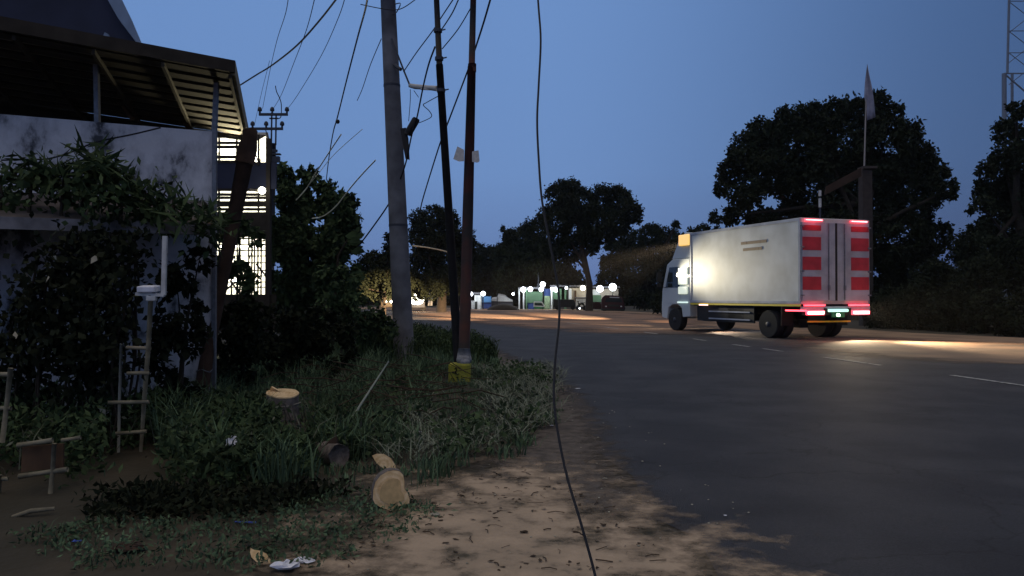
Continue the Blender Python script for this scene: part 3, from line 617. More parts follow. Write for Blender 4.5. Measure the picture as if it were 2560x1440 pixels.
MB().bar(P(285, 232, 11.2), P(330, 296, 10.8), .05).bar(P(418, 232, 12.2), P(470, 320, 11.4), .05).build('brace', M['brownboard'], shed)
# awning on the front of the wall
aw0 = Bc + Vector((0, 0, 2.62)) - dr * .1; aw1 = Ac + Vector((0, 0, 2.62)); fr = -nb * 1.55 + Vector((0, 0, -.42))
MB().prism([aw1, aw0, aw0 + fr, aw1 + fr], (0, 0, .03)).build('awning', mat('rusty sheet', (.14, .12, .11), .8, var=.5, scale=3), shed)
MB().bar(aw0 + fr + Vector((0, 0, -.03)), aw1 + fr + Vector((0, 0, -.03)), .03, .12).build('awning_fascia', mat('grey fascia', (.26, .26, .28), .8, var=.6, scale=4), shed)
MB().bar(aw0 + fr + Vector((0, 0, -.03)), aw0 + Vector((0, 0, -.05)), .05, .12).build('awning_rafter', M['brownboard'], shed)
tag(MB().tube(smooth3(wirepts([(0, 400), (60, 398), (120, 396), (180, 378), (240, 354), (330, 335), (400, 318)], 8.9, 9.5)), .010, 6).build('cable', M['wire'], org=P(0, 400, 8.9)), 'black cable sagging across the stained shed wall', 'cable')
lamp_sh = thing('bulb_lamp', P(500, 297, 12.0), 'small lit bulb under the shed roof, above the wall corner', 'lamp', 'lit bulbs in the shed')
MB().ball(P(500, 297, 12.0), .05).build('bulb', M['lampwarm'], lamp_sh)
lamp('shed_light', 'SPOT', P(585, 380, 12.5), 150, (1, .86, .52), lamp_sh, .06, P(585, 262, 11.2), 78, .8)

# neighbouring taller building, top left
nbld = thing('tall_building', (P(0, 0, 14).x, 14, 0), 'dark blue walled building with pale curved roof edge, top left corner', 'building')
gpts = [(-300, 200), (380, 200), (345, 104), (300, 45), (262, -20), (225, -120), (160, -220), (-300, -220)]
MB().prism([P(x, y, 15.0) for x, y in gpts], (-6, 6, 0)).build('wall', M['bluewall'], nbld)
oc = [(150, -230), (215, -130), (253, -25), (291, 42), (338, 104), (352, 110), (322, 40), (290, -25), (250, -130), (190, -240)]
MB().prism([P(x, y, 14.8) for x, y in oc], (-.05, .18, 0)).build('verge_trim', M['barge'], nbld)
MB().prism([P(252, 92, 14.9), P(258, 78, 14.9), P(267, 83, 14.9), P(270, 91, 14.9)], (0, .05, 0)).build('light_patch', M['barge'], nbld)

# ---------------- lattice workshop ----------------
WY = 16.5
ws = thing('workshop', (P(600, 0, WY).x, WY, 0), 'timber lattice workshop glowing white inside, between shed and tree', 'workshop')
def rect(mb, x0, y0, x1, y1, Y, d=.04): mb.prism([P(x0, y1, Y), P(x1, y1, Y), P(x1, y0, Y), P(x0, y0, Y)], (0, d, 0))
t = MB(); rect(t, 470, 405, 690, 472, WY); t.build('upper_sheet', M['bluewall'], ws)
t = MB(); rect(t, 470, 530, 672, 592, WY); t.build('middle_sheet', M['wood_dark'], ws)
t = MB(); rect(t, 470, 736, 690, 830, WY); t.build('lower_sheet', M['wood_dark'], ws)
t = MB()
for y in (340, 356, 367, 392, 404): rect(t, 470, y - 4 if y != 356 else y - 3, 640, y + 3, WY - .02, .05)
for y in (474, 486, 494, 506, 513, 523): rect(t, 470, y - 3.5, 672, y + 3.0, WY - .02, .05)
for x in (546, 590, 645): rect(t, x - 2, 335, x + 1, 532, WY + .03, .05)
t.build('slat', M['wood_dark'], ws)
t = MB()
for x in (533, 547, 562, 578, 592, 599, 621, 629, 635, 644, 652, 664): rect(t, x - 1.6, 590, x + 1.6, 738, WY + .02, .03)
for y in (596, 612, 626, 640, 657, 676, 690, 705, 718): rect(t, 470, y - 1.6, 668, y + 1.4, WY - .03, .03)
for a, b_ in (((533, 735), (560, 690)), ((560, 728), (590, 705)), ((640, 660), (665, 690)), ((575, 700), (600, 735))): t.bar(P(*a, WY - .05), P(*b_, WY - .05), .03)
t.build('lattice', M['wood_dark'], ws)
t = MB(); rect(t, 664, 345, 674, 830, WY - .04, .14); rect(t, 640, 395, 647, 412, WY - .04, .1); t.build('corner_post', M['wood_dark'], ws)
t = MB(); t.prism([P(430, 830, 19.5), P(668, 830, 19.5), P(668, 330, 19.5), P(430, 330, 19.5)], (0, .05, 0)); t.build('back_wall', M['whitewall'], ws)
t = MB(); t.prism([P(672, 830, 16.55), P(668, 830, 19.5), P(668, 330, 19.5), P(672, 345, 16.55)], (-.05, 0, 0)); t.build('side_wall', M['wood_dark'], ws)
t = MB(); t.prism([P(478, 332, 16.4), P(640, 352, 16.4), P(662, 340, 19.6), P(440, 335, 19.6)], (0, 0, .04)); t.build('roof', M['wood_dark'], ws)
for (px, py) in ((590, 615), (560, 700), (560, 375)):
    f_ = MB().box(P(px, py, 19.1), (.9, .05, .06)).build('tube_lamp', M['lampwarm'], ws)
for (px, py, e_) in ((585, 640, 160), (600, 710, 110), (565, 385, 260)):
    lamp('workshop_light', 'POINT', P(px, py, 18.2), e_, (1, .95, .80), ws, .15)
fl = thing('bulb_lamp', P(655, 476, 16.2), 'round lit lamp on the workshop front under the blue sheet', 'lamp', 'lit bulbs in the shed')
MB().ball(P(654, 476, 16.2), .075).build('bulb', M['lampwarm'], fl)
MB().bar(P(624, 473, 16.2), P(648, 478, 16.2), .04).build('holder', M['timber'], fl)
tag(MB().prism([P(629, 402, 15.9), P(640, 403, 15.9), P(634, 382, 15.9)], (0, .05, 0)).build('lamp_shade', M['lampwarm']), 'bright pointed light seen beside the leaning post head', 'lamp')

# leaning brown post
lp = thing('leaning_post', G(488, 1035), 'leaning reddish brown post with a thick head in front of the workshop', 'post')
a = G(490, 1038); b_ = P(612, 400, 10.6)
MB().tube([a - Vector((0, 0, .1)), a.lerp(b_, .3), a.lerp(b_, .65), b_], [.090, .082, .086, .105], 14, wob=.04).build('stem', M['brownpost'], lp, smooth=True)
MB().tube([b_ - (b_ - a).normalized() * .05, P(617, 370, 10.6), P(623, 345, 10.6), P(624, 326, 10.6), P(623, 320, 10.6)], [.125, .125, .10, .095, .05], 14, wob=.05).build('head', M['brownpost'], lp, smooth=True)
MB().tube([G(490, 1038).lerp(b_, .165) + Vector((math.cos(t) * .095, math.sin(t) * .095, .02 * math.sin(t * 3))) for t in np.linspace(0, 6.28, 14)], .006, 5).build('wire_band', M['galv'], lp)

# ---------------- foreground left: ladder, frames, vines ----------------
ld = thing('bamboo_ladder', G(356, 1128), 'pale narrow ladder standing upright in the vines by the shed', 'ladder')
top = P(377, 738, 7.2)
MB().tube([G(354, 1128), P(362, 1000, 7.32), P(372, 860, 7.22), top], [.017, .020, .021, .024], 8, wob=.08).build('rail', M['bamboo'], ld, smooth=True)
MB().tube([P(298, 1130, 7.3), P(300, 1000, 7.3), P(304, 860, 7.25)], .014, 8, wob=.1).build('rail', mat('grey bamboo', (.22, .22, .19), .9), ld, smooth=True)
for (x0, y0, x1, y1) in ((316, 869, 378, 871), (318, 933, 374, 932), (272, 1006, 374, 1004), (285, 1084, 368, 1078)):
    MB().tube([P(x0, y0, 7.22), P(x1, y1, 7.26)], .017, 7, wob=.1).build('rung', M['bamboo'] if y0 > 900 else M['timber'], ld, smooth=True)
br = thing('corner_bracket', top, 'white L shaped pipe frame on top of the narrow ladder', 'frame')
t = MB(); t.bar(P(412, 590, 7.2), P(409, 738, 7.2), .038, .03); t.build('upright', M['whitepipe'], br)
t = MB(); t.bar(P(340, 735, 7.2), P(411, 738, 7.2), .034, .028); t.build('arm', M['whitepipe'], br)
t = MB(); t.box(P(379, 746, 7.2), (.09, .05, .05)); t.build('joint', M['whitepipe'], br, bevel=.01)
tag(MB().box(P(372, 722, 7.22), (.16, .14, .055), rx=.1).build('tray', M['plastic_w'], bevel=.01), 'small whitish tray resting on the white L frame', 'tray')
def frame(name, bars, Y, label, m='bamboo'):
    o = thing(name, P(bars[0][0], bars[0][1], Y), label, 'frame')
    for (x0, y0, x1, y1, r) in bars:
        MB().tube([P(x0, y0, Y), P((x0 + x1) / 2 + random.uniform(-2, 2), (y0 + y1) / 2, Y + .01), P(x1, y1, Y + .02)], [r, r * .9, r * 1.05], 8, wob=.08).build('pole', M[m], o, smooth=True)
    return o
frame('bamboo_rack', [(-40, 935, 32, 936, .02), (-60, 1020, 30, 1020, .018), (28, 920, 8, 1105, .020), (-50, 930, -60, 1130, .02)], 6.3, 'broken bamboo frame cut by the left picture edge')
fr2 = frame('bamboo_table', [(46, 1113, 134, 1100, .019), (156, 1100, 204, 1093, .015), (50, 1190, 172, 1172, .019), (138, 1108, 128, 1242, .017), (-10, 1196, 24, 1196, .016), (2, 1186, -8, 1320, .016)], 5.9, 'low bamboo frame with a brown board near the lower left corner')
MB().prism([P(55, 1180, 5.95), P(160, 1168, 5.95), P(160, 1108, 5.97), P(58, 1116, 5.97)], (0, .02, 0)).build('board', M['brownboard'], fr2)
tag(MB().tube([P(35, 1290, 5.3), P(80, 1276, 5.3), P(140, 1270, 5.35)], [.012, .018, .012], 7, wob=.15).build('stick', M['bamboo'], smooth=True), 'pale stick lying on dark soil below the bamboo frames', 'stick')

def vine_mass(name, rects, leaf, label, cat, m='vine', extra=None, dens=1.0, jitter=.25, kind=None):
    qs = []
    for (x0, y0, x1, y1, Y) in rects:
        W_ = (x1 - x0) / F * Y; H_ = (y1 - y0) / F * Y; n = int(dens * 5.0 * W_ * H_ / (leaf * leaf * .5))
        nc = max(6, n // 14)
        cx = RNG.uniform(x0, x1, nc); cy = RNG.uniform(y0, y1, nc); cY = Y + RNG.uniform(-jitter, jitter, nc)
        c = np.stack([(cx - 1280) / F * cY, cY, CH + (HOR - cy) / F * cY], 1)
        p = (c[:, None, :] + RNG.normal(size=(nc, 14, 3)) * leaf * 1.1).reshape(-1, 3); p = p[p[:, 2] > .02]
        qs.append(leaves(p, leaf, leaf * .75, droop=.8))
    root = thing(name, tuple(qs[0][0, 0]), label, cat)
    MB().quads(np.concatenate(qs)).build('foliage', M[m], root)
    for (x0, y0, x1, y1, Y) in rects:
        for k in range(3):
            xx = random.uniform(x0, x1); z0 = 0 if cat != 'creeper' else max(0, P(0, y1, Y).z)
            pts = [Vector((P(xx + random.uniform(-15, 15), 0, Y).x, Y + random.uniform(-.05, .05), z0 + (P(0, y0, Y).z - z0) * t)) for t in np.linspace(0, 1, 6)]
            MB().tube(pts, .012, 5).build('stem', M['bark'], root, smooth=True)
    return root
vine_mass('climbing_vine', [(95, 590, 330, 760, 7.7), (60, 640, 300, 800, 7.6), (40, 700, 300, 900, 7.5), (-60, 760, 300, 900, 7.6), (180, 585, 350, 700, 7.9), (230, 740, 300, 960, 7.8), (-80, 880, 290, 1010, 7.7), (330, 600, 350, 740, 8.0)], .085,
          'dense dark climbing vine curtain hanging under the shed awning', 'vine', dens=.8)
vm = bpy.data.objects['climbing_vine']
for px, py, Y_ in ((120, 690, 7.3), (240, 636, 7.4), (132, 640, 7.4), (38, 828, 7.2), (250, 1020, 7.2), (175, 860, 7.3), (62, 680, 7.4)):
    MB().quads(leaves(np.array([P(px, py, Y_)]), .09, .05, droop=1.5)).build('dead_leaf', M['straw'], vm)
vine_mass('creeper', [(-60, 440, 300, 520, 8.1), (190, 400, 300, 500, 8.2), (280, 480, 440, 560, 8.3), (400, 520, 530, 585, 8.6), (0, 410, 110, 470, 8.3), (330, 460, 420, 520, 8.5)], .09,
          'green creeper heaped on the awning against the stained wall', 'creeper', m='leaf_near', dens=.9, jitter=.2)
# long drooping leaves (on the creeper heap)
ll = []
for (px, py, n) in ((225, 400, 60), (250, 430, 90), (290, 440, 60), (60, 430, 60), (110, 440, 60), (320, 490, 40), (440, 510, 60), (490, 545, 60), (520, 560, 40), (170, 450, 60)):
    c = P(px, py, 8.1); p = np.array(c) + RNG.normal(size=(n, 3)) * np.array([.10, .12, .06]); ll.append(p)
q = leaves(np.concatenate(ll), .24, .04, droop=-.1)
root = thing('cassava_plant', (P(240, 0, 8.1).x, 8.1, 0), 'plant with long pointed drooping leaves over the awning', 'plant')
MB().quads(q).build('foliage', M['leaf_near'], root)
for px in (70, 150, 230, 300, 430): MB().tube([P(px, 560, 8.1), P(px + 5, 480, 8.12), P(px + 8, 430 if px < 310 else 500, 8.1)], [.02, .015, .008], 6).build('stem', M['bark'], root, smooth=True)
# dark shrubs filling behind the post and left of the pole
def bush(px, py, r, Y, label, leaf=.10, m='leaf_near', name='shrub', dens=.8, more=(), grp='roadside bushes'):
    return tree(name, Y, [(px, py, r)] + list(more), label, 'shrub', grp, m=m, leaf=leaf, dens=dens, trunk=(px, .03), limbs=2, depth=.35)
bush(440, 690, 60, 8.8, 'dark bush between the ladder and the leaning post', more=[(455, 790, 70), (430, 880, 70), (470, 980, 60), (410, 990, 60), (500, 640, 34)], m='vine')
bush(590, 668, 34, 13.0, 'bush with feathery leaves covering the middle of the workshop lattice', more=[(560, 660, 26), (618, 690, 22), (625, 716, 16), (600, 560, 46), (560, 570, 40), (640, 590, 20)], m='leaf_mid', leaf=.12)
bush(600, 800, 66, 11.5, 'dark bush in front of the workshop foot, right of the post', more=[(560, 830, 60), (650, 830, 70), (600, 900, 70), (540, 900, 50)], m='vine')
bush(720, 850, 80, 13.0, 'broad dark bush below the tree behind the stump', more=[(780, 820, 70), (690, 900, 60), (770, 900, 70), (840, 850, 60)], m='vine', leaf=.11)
bush(850, 760, 60, 17, 'dark bush left of the concrete pole foot', more=[(900, 770, 50), (930, 800, 40), (880, 830, 50), (960, 815, 30), (830, 700, 50), (880, 690, 34)], m='leaf_mid', leaf=.13)
# banana style fronds beside the tree
fr_ = thing('palm_frond_plant', (P(850, 0, 18).x, 18, 0), 'small plant with narrow fingered fronds at the right rim of the tree', 'plant')
ll = []
for (px, py) in ((862, 590), (870, 605), (876, 630)):
    for a in np.linspace(-.6, 1.0, 9):
        c = P(px, py, 18); dx = math.cos(a) * .32; dz = -math.sin(a) * .16 + .05
        e2 = c + Vector((dx, random.uniform(-.05, .05), dz)); m2 = c.lerp(e2, .5); nn = Vector((-dz, 0, dx)).normalized() * .022
        ll.append([c, m2 + nn, e2, m2 - nn])
MB().quads(np.array([[tuple(v) for v in q_] for q_ in ll])).build('frond', M['leaf_near'], fr_)
MB().tube([(P(830, 0, 18).x, 18, 0), P(845, 640, 18), P(868, 600, 18)], [.04, .03, .015], 7).build('stem', M['bark'], fr_)

# ---------------- weeds and grass ----------------
def scatter(poly_px, n, Ymin=None):
    """random ground points inside a photo-space outline of the verge"""
    xs = [p[0] for p in poly_px]; ys = [p[1] for p in poly_px]; out = []
    gp = [(G(*p).x, G(*p).y) for p in poly_px]; gx = [p[0] for p in gp]; gy = [p[1] for p in gp]
    def inside(x, y):
        c = False; j = len(gp) - 1
        for i in range(len(gp)):
            if (gp[i][1] > y) != (gp[j][1] > y) and x < (gp[j][0] - gp[i][0]) * (y - gp[i][1]) / (gp[j][1] - gp[i][1]) + gp[i][0]: c = not c
            j = i
        return c
    while len(out) < n:
        x = random.uniform(min(gx), max(gx)); y = random.uniform(min(gy), max(gy))
        if inside(x, y): out.append((x, y, 0.0))
    return np.array(out)
def tufts(pts, per, spread): return (pts[:, None, :] + np.concatenate([RNG.normal(size=(len(pts), per, 2)) * spread, np.zeros((len(pts), per, 1))], 2)).reshape(-1, 3)
vergeA = [(560, 1230), (900, 1215), (1060, 1220), (1160, 1190), (1290, 1150), (1360, 1090), (1390, 1060), (1395, 960), (1385, 905), (1310, 885), (1230, 868), (1100, 862), (900, 862), (600, 900), (300, 1050)]
gA = scatter(vergeA, 2600)
keep = [p for p in gA if p[0] < edge_x(p[1]) - .05]
gA = np.array(keep)
def clear(pts, near_list=((-0.90, 13.7, .40, 5.0), (-2.30, 8.45, .22, 1.3), (-3.50, 7.45, .30, 1.6), (-3.55, 5.95, .45, 1.3), (-4.0, 6.35, .35, 1.3), (-.82, 5.45, .3, .6), (-1.05, 6.65, .25, .8), (-1.50, 6.9, .26, .9))):
    """trampled ground in front of the block, the stump and the logs"""
    k = np.ones(len(pts), bool)
    for x, y, r, l in near_list:
        c = x * pts[:, 1] / y      # towards the path the verge is trodden down
        k &= ~((np.abs(pts[:, 0] - c) < r) & (pts[:, 1] < y + .15) & (pts[:, 1] > y - l))
    return k
low = gA[~clear(gA)]; gA = gA[clear(gA)]
hgt = np.interp(gA[:, 0], [-4, -1.2, -.4, .6], [.55, .38, .24, .12])
def patch(p, f=1.0): return .5 + .5 * np.sin(p[:, 0] * 2.3 * f + 1.7 * np.sin(p[:, 1] * 1.1 * f)) * np.sin(p[:, 1] * 1.7 * f + 2.1 * np.sin(p[:, 0] * 1.3 * f))
pk = patch(gA); sel = RNG.uniform(size=len(gA)) < (.25 + .95 * pk); gA = gA[sel]; hgt = np.interp(gA[:, 0], [-4, -1.2, -.4, .6], [.50, .32, .20, .10]) * (.45 + .9 * patch(gA, 1.6))
t = tufts(gA, 14, .06); hh = np.repeat(hgt, 14); tl2 = tufts(low, 14, .05); t = np.concatenate([t, tl2]); hh = np.concatenate([hh, np.full(len(tl2), .09)])
tag(MB().quads(blades(t, hh, .014, .6)).build('grass', M['grass']), 'green grass and weeds covering the roadside verge', 'grass', kind='stuff')
dg = scatter([(980, 1180), (1120, 1160), (1290, 1110), (1385, 1060), (1400, 960), (1390, 915), (1200, 930), (1020, 1000)], 560); dg = dg[clear(dg)]
t = tufts(dg, 9, .09); t[:, 2] += RNG.uniform(.02, .10, len(t))
tag(MB().quads(blades(t, .13, .011, 2.6)).build('dry_grass', M['drygrass']), 'dry straw coloured grass along the asphalt edge', 'grass', kind='stuff')
bl = scatter([(760, 1190), (1000, 1190), (1150, 1170), (1300, 1120), (1370, 1050), (1380, 930), (1180, 930), (1000, 960), (860, 1000), (620, 1060)], 420)
bl = bl[clear(bl)]; bl = bl[RNG.uniform(size=len(bl)) > patch(bl)]; t = tufts(bl, 16, .07); t[:, 2] += RNG.uniform(.02, .24, len(t))
tag(MB().quads(leaves(t, .075, .045, upbias=.4)).build('broadleaf_weeds', M['leaf_mid']), 'broad leaved creeping weeds between the grass patches', 'weeds', kind='stuff')
bw = MB()
for p in scatter([(860, 1100), (1180, 1060), (1120, 960), (760, 960), (700, 1040)], 110):
    a = random.uniform(-.6, .6) + random.choice((0, math.pi)); l = random.uniform(.2, .75); h_ = random.uniform(.05, .42)
    bw.tube([p + np.array([0, 0, h_]), p + np.array([math.cos(a) * l * .5, math.sin(a) * l * .5, h_ + random.uniform(-.02, .10)]), p + np.array([math.cos(a + .3) * l, math.sin(a + .3) * l, max(.02, h_ + random.uniform(-.2, .15))])], random.uniform(.003, .009), 5)
tag(bw.build('brushwood', M['leaflitter'], smooth=True), 'tangle of dead brown twigs and cut branches in the verge', 'brushwood', kind='stuff')
# taller weeds by the poles
tw = scatter([(1020, 905), (1180, 905), (1330, 905), (1390, 925), (1330, 890), (1200, 872), (1020, 868), (880, 880), (880, 920)], 900)
tw = tw[clear(tw)]; tw = tw[tw[:, 0] < np.array([edge_x(y) for y in tw[:, 1]]) - .1]
th = np.interp(tw[:, 0], [-3, -1.5, 0, .6], [.75, .55, .42, .2])
t = tufts(tw, 10, .10); hh = np.repeat(th, 10)
lf = t.copy(); lf[:, 2] += hh * RNG.uniform(.1, 1, len(hh))
tag(MB().quads(np.concatenate([blades(t, hh, .02, .5), leaves(lf, .11, .035, upbias=.3)])).build('weeds', M['leaf_near']), 'tall leafy weeds round the feet of the poles', 'weeds', kind='stuff')
# leafy weeds lower left
lw = scatter([(420, 1240), (760, 1200), (920, 1180), (880, 1090), (700, 1080), (560, 1060), (300, 1080), (-100, 1040), (-200, 1250)], 1300)
lw = np.concatenate([lw, scatter([(560, 1180), (880, 1180), (880, 1090), (560, 1060)], 700)])
lw = lw[clear(lw)]; lh = np.interp(lw[:, 0], [-4, -2.4, -1.4], [.5, .35, .2]); t = tufts(lw, 12, .07); hh = np.repeat(lh, 12); lf = t.copy(); lf[:, 2] += hh * RNG.uniform(0, 1, len(hh))
tag(MB().quads(leaves(lf, .085, .034, upbias=.2)).build('leafy_weeds', M['leaf_near']), 'small leaved weeds covering the ground around the stump', 'weeds', kind='stuff')
dk = scatter([(-200, 1250), (420, 1240), (560, 1240), (900, 1230), (640, 1290), (-100, 1330)], 500)
dk = dk[clear(dk)]; t = tufts(dk, 10, .07); t[:, 2] += RNG.uniform(0, .10, len(t))
tag(MB().quads(leaves(t, .07, .03, upbias=.1)).build('ground_cover', M['vine']), 'dark sparse ground cover at the lower left', 'weeds', kind='stuff')
ds = scatter([(0, 1240), (520, 1200), (900, 1180), (880, 1090), (500, 1060), (0, 1080)], 45)
t = tufts(ds, 3, .08); t[:, 2] += .10
tag(MB().quads(np.concatenate([blades(t, .36, .010, .9), leaves(tufts(ds, 2, .1) + np.array([0, 0, .36]), .09, .025, droop=.3)])).build('dry_stalks', mat('dull dry stalk', (.15, .16, .11), .9, var=.5, scale=5)), 'pale long blades and drying leaves poking out of the dark weeds', 'weeds', kind='stuff')
sp = scatter([(560, 1290), (860, 1230), (1010, 1240), (1110, 1290), (960, 1360), (820, 1430), (560, 1430), (200, 1430), (0, 1330)], 380)
t = tufts(sp, 7, .045); t[:, 2] += RNG.uniform(0.01, .05, len(t))
tag(MB().quads(np.concatenate([leaves(t, .04, .018, upbias=.3), blades(tufts(sp[::3], 5, .03), .06, .006, .8)])).build('sprouts', M['grass']), 'tiny sprouts and crumbs of green on the bare soil', 'weeds', kind='stuff')
tb_ = MB()
for p in scatter([(560, 1430), (1300, 1430), (1700, 1430), (1560, 1300), (1380, 1180), (1160, 1190), (1030, 1230), (300, 1300)], 70):
    a = random.uniform(0, 6.3); l = random.uniform(.03, .12); tb_.tube([p + np.array([0, 0, .018]), p + np.array([math.cos(a) * l / 2, math.sin(a) * l / 2, .022]), p + np.array([math.cos(a + .2) * l, math.sin(a + .2) * l, .017])], random.uniform(.0015, .004), 4)
tag(tb_.build('twigs', M['leaflitter']), 'thin dark twigs scattered on the dirt', 'litter', kind='stuff')
# dead leaves / chips on dirt
ch = scatter([(560, 1430), (1300, 1430), (1700, 1430), (1560, 1260), (1380, 1170), (1160, 1190), (1030, 1230), (600, 1280)], 60)
ch[:, 2] = .016
tag(MB().quads(leaves(tufts(ch, 3, .05) + np.array([0, 0, .004]), .05, .03, rng=RNG) * np.array([1, 1, .25]) + np.array([0, 0, .012])).build('leaf_litter', M['leaflitter']), 'dark dead leaves scattered on the dirt', 'litter', kind='stuff')
ps = scatter([(560, 1430), (1500, 1430), (1900, 1300), (1700, 1120), (1420, 960), (1395, 1080), (1200, 1160), (1000, 1230), (600, 1300)], 80)
st = MB()
for p in ps:
    r = random.uniform(.004, .010); st.lathe((p[0], p[1], .011 + r * .3), [(r * .5, -r * .3), (r, 0), (r * .7, r * .4), (r * .1, r * .55)], 6, rz=random.uniform(0, 3))
tag(st.build('gravel', M['straw']), 'small pale stones and chips along the asphalt edge', 'gravel', kind='stuff')

# ---------------- stump, logs, litter ----------------
def outline(n, r, lob=.08, sx=1, sy=1):
    ph = [random.uniform(0, 6) for _ in range(3)]
    return [(math.cos(a) * r * sx * (1 + lob * math.sin(2 * a + ph[0]) + lob * .6 * math.sin(3 * a + ph[1]) + lob * .3 * math.sin(7 * a + ph[2])), math.sin(a) * r * sy * (1 + lob * math.sin(2 * a + ph[0]) + lob * .6 * math.sin(3 * a + ph[1]) + lob * .3 * math.sin(7 * a + ph[2]))) for a in np.linspace(0, 2 * math.pi, n, endpoint=False)]
sb = G(708, 1085); sbY = sb.y
stp = thing('tree_stump', sb, 'grey barked tree stump with a pale slanted cut top among weeds', 'stump')
ol = outline(30, .172, .06); h = P(0, 985, sbY).z
n = 30; t = MB(); rows = []
for i, (z, k) in enumerate([(-.05, 1.25), (.12, 1.08), (.25, 1.0), (h - .08, .98), (h, 1.0)]):
    rows += [(sb.x + x * k, sb.y + y * k, z + (0 if i < 4 else y * .15 - x * .05)) for x, y in ol]
t.add(rows, [(i * n + k, i * n + (k + 1) % n, (i + 1) * n + (k + 1) % n, (i + 1) * n + k) for i in range(4) for k in range(n)])
t.build('bark', M['logbark'], stp, smooth=True)
t = MB(); t.prism([(sb.x + x, sb.y + y, h + y * .15 - x * .05 + .002) for x, y in ol], (0, 0, .012)); t.build('cut_face', M['ringZ'], stp)
t = MB(); t.prism([(sb.x - .17, sb.y + .08, h), (sb.x - .02, sb.y + .10, h + .02), (sb.x - .05, sb.y + .02, h + .03), (sb.x - .13, sb.y + .02, h + .075)], (0, .05, 0)); t.prism([(sb.x - .18, sb.y - .04, h - .02), (sb.x - .08, sb.y - .06, h + .0), (sb.x - .10, sb.y - .02, h + .03)], (0, .04, 0)); t.build('splinter', M['cutwood'], stp)
t = MB(); t.tube([(sb.x + math.cos(a) * .180, sb.y + math.sin(a) * .180, h - .12 + .03 * math.cos(a)) for a in np.linspace(-2.4, .5, 12)], .006, 5); t.build('scar', M['straw'], stp)
def slab(name, c, r, tilt, rz, thick, label, ol=None, sx=1, sy=1, lob=.07, heart=True, length=None):
    """log piece: outline disc facing the viewer; tilt leans it back"""
    ol = ol or outline(30, r, lob, sx, sy)
    Mx = Matrix.Translation(c) @ Matrix.Rotation(rz, 4, 'Z') @ Matrix.Rotation(tilt, 4, 'X')
    root = thing(name, c, label, 'log')
    rows = []; n = len(ol)
    for (yy, k) in ((0, 1.0), (thick * .5, 1.03), (thick, .97)): rows += [Mx @ Vector((x * k, yy, z * k)) for x, z in ol]
    t = MB(); t.add(rows, [(i * n + k, i * n + (k + 1) % n, (i + 1) * n + (k + 1) % n, (i + 1) * n + k) for i in range(2) for k in range(n)] + [tuple(range(2 * n, 3 * n))]); t.build('bark', M['logbark'], root, smooth=False)
    t = MB(); t.prism([Mx @ Vector((x * .985, -.003, z * .985)) for x, z in ol], (Mx.to_3x3() @ Vector((0, .006, 0)))); t.build('cut_face', M['ringY'], root)
    if heart:
        t = MB(); t.prism([Mx @ Vector((x * .66 + .008, -.008, z * .66 - .01)) for x, z in ol], (Mx.to_3x3() @ Vector((0, .004, 0)))); t.build('heartwood', M['cutwood2'], root)
    return root
lg = G(978, 1274); cl_ = lg + Vector((0, 0, .128))
ol = [((x - 975) / 2000 * lg.y, (1226 - y) / 2000 * lg.y) for x, y in [(933, 1248), (934, 1225), (940, 1205), (952, 1190), (970, 1180), (985, 1178), (1000, 1181), (1009, 1190), (1012, 1205), (1012, 1225), (1020, 1236), (1025, 1252), (1024, 1262), (1012, 1267), (1002, 1266), (990, 1272), (972, 1275), (952, 1268), (938, 1258)]]
slab('cut_log', Vector(((975 - 1280) / F * lg.y, lg.y, (1275 - 1226) / F * lg.y + .005)), .12, -.12, .22, .24, 'large cut log showing its pale round end toward the camera', ol=ol)
lg2 = G(965, 1178)
ol = [((x - 960) / 1700 * lg2.y, (1152 - y) / 1700 * lg2.y) for x, y in [(935, 1133), (945, 1129), (960, 1130), (975, 1139), (985, 1154), (988, 1168), (987, 1173), (975, 1169), (960, 1161), (945, 1150)]]
slab('log_slice', Vector(((960 - 1280) / F * lg2.y, lg2.y, .06)), .1, -.3, .1, .05, 'small half moon wood slice lying behind the large cut log', ol=ol, heart=False)
lg3 = G(652, 1405)
ol = [((x - 652) / 2000 * lg3.y, (1388 - y) / 2000 * lg3.y) for x, y in [(626, 1365), (635, 1370), (652, 1373), (668, 1382), (680, 1398), (680, 1408), (665, 1409), (645, 1402), (632, 1390), (626, 1376)]]
slab('log_slice', Vector(((652 - 1280) / F * lg3.y, lg3.y, .035)), .1, -.75, .1, .02, 'small pale wood chip on the soil at the bottom edge', ol=ol, heart=False)
# fallen grey log with a broken spike
fb_ = G(840, 1165)
fl = thing('fallen_log', fb_, 'dark grey fallen log with a broken upright spike in the weeds', 'log')
MB().tube([fb_ + Vector((-.22, .35, .07)), fb_ + Vector((-.08, .12, .09)), fb_ + Vector((.03, 0, .09))], [.09, .11, .10], 14, wob=.08).build('stem', M['logbark'], fl, smooth=True)
t = MB(); s0_ = fb_ + Vector((-.02, .05, .14))
t.add([s0_ + Vector((-.12, 0, .0)), s0_ + Vector((.03, -.05, 0)), s0_ + Vector((.04, .05, 0)), s0_ + Vector((.015, 0, .13))], [(0, 1, 3), (1, 2, 3), (2, 0, 3), (0, 2, 1)]); t.build('spike', M['brownpost'], fl)
tag(MB().tube([P(872, 1062, 8.4), P(903, 1010, 8.6), P(937, 957, 8.8), P(972, 903, 9.1)], [.016, .013, .011, .008], 7, wob=.1).build('stick', mat('grey green stick', (.30, .33, .27), .9), smooth=True), 'long pale stick leaning up from the weeds right of the stump', 'stick')
tag(MB().tube([G(878, 1118) + Vector((0, 0, .05)), P(905, 1085, 7.8)], [.012, .01], 6).build('stick', M['straw'], smooth=True), 'short pale stick behind the fallen log', 'stick')
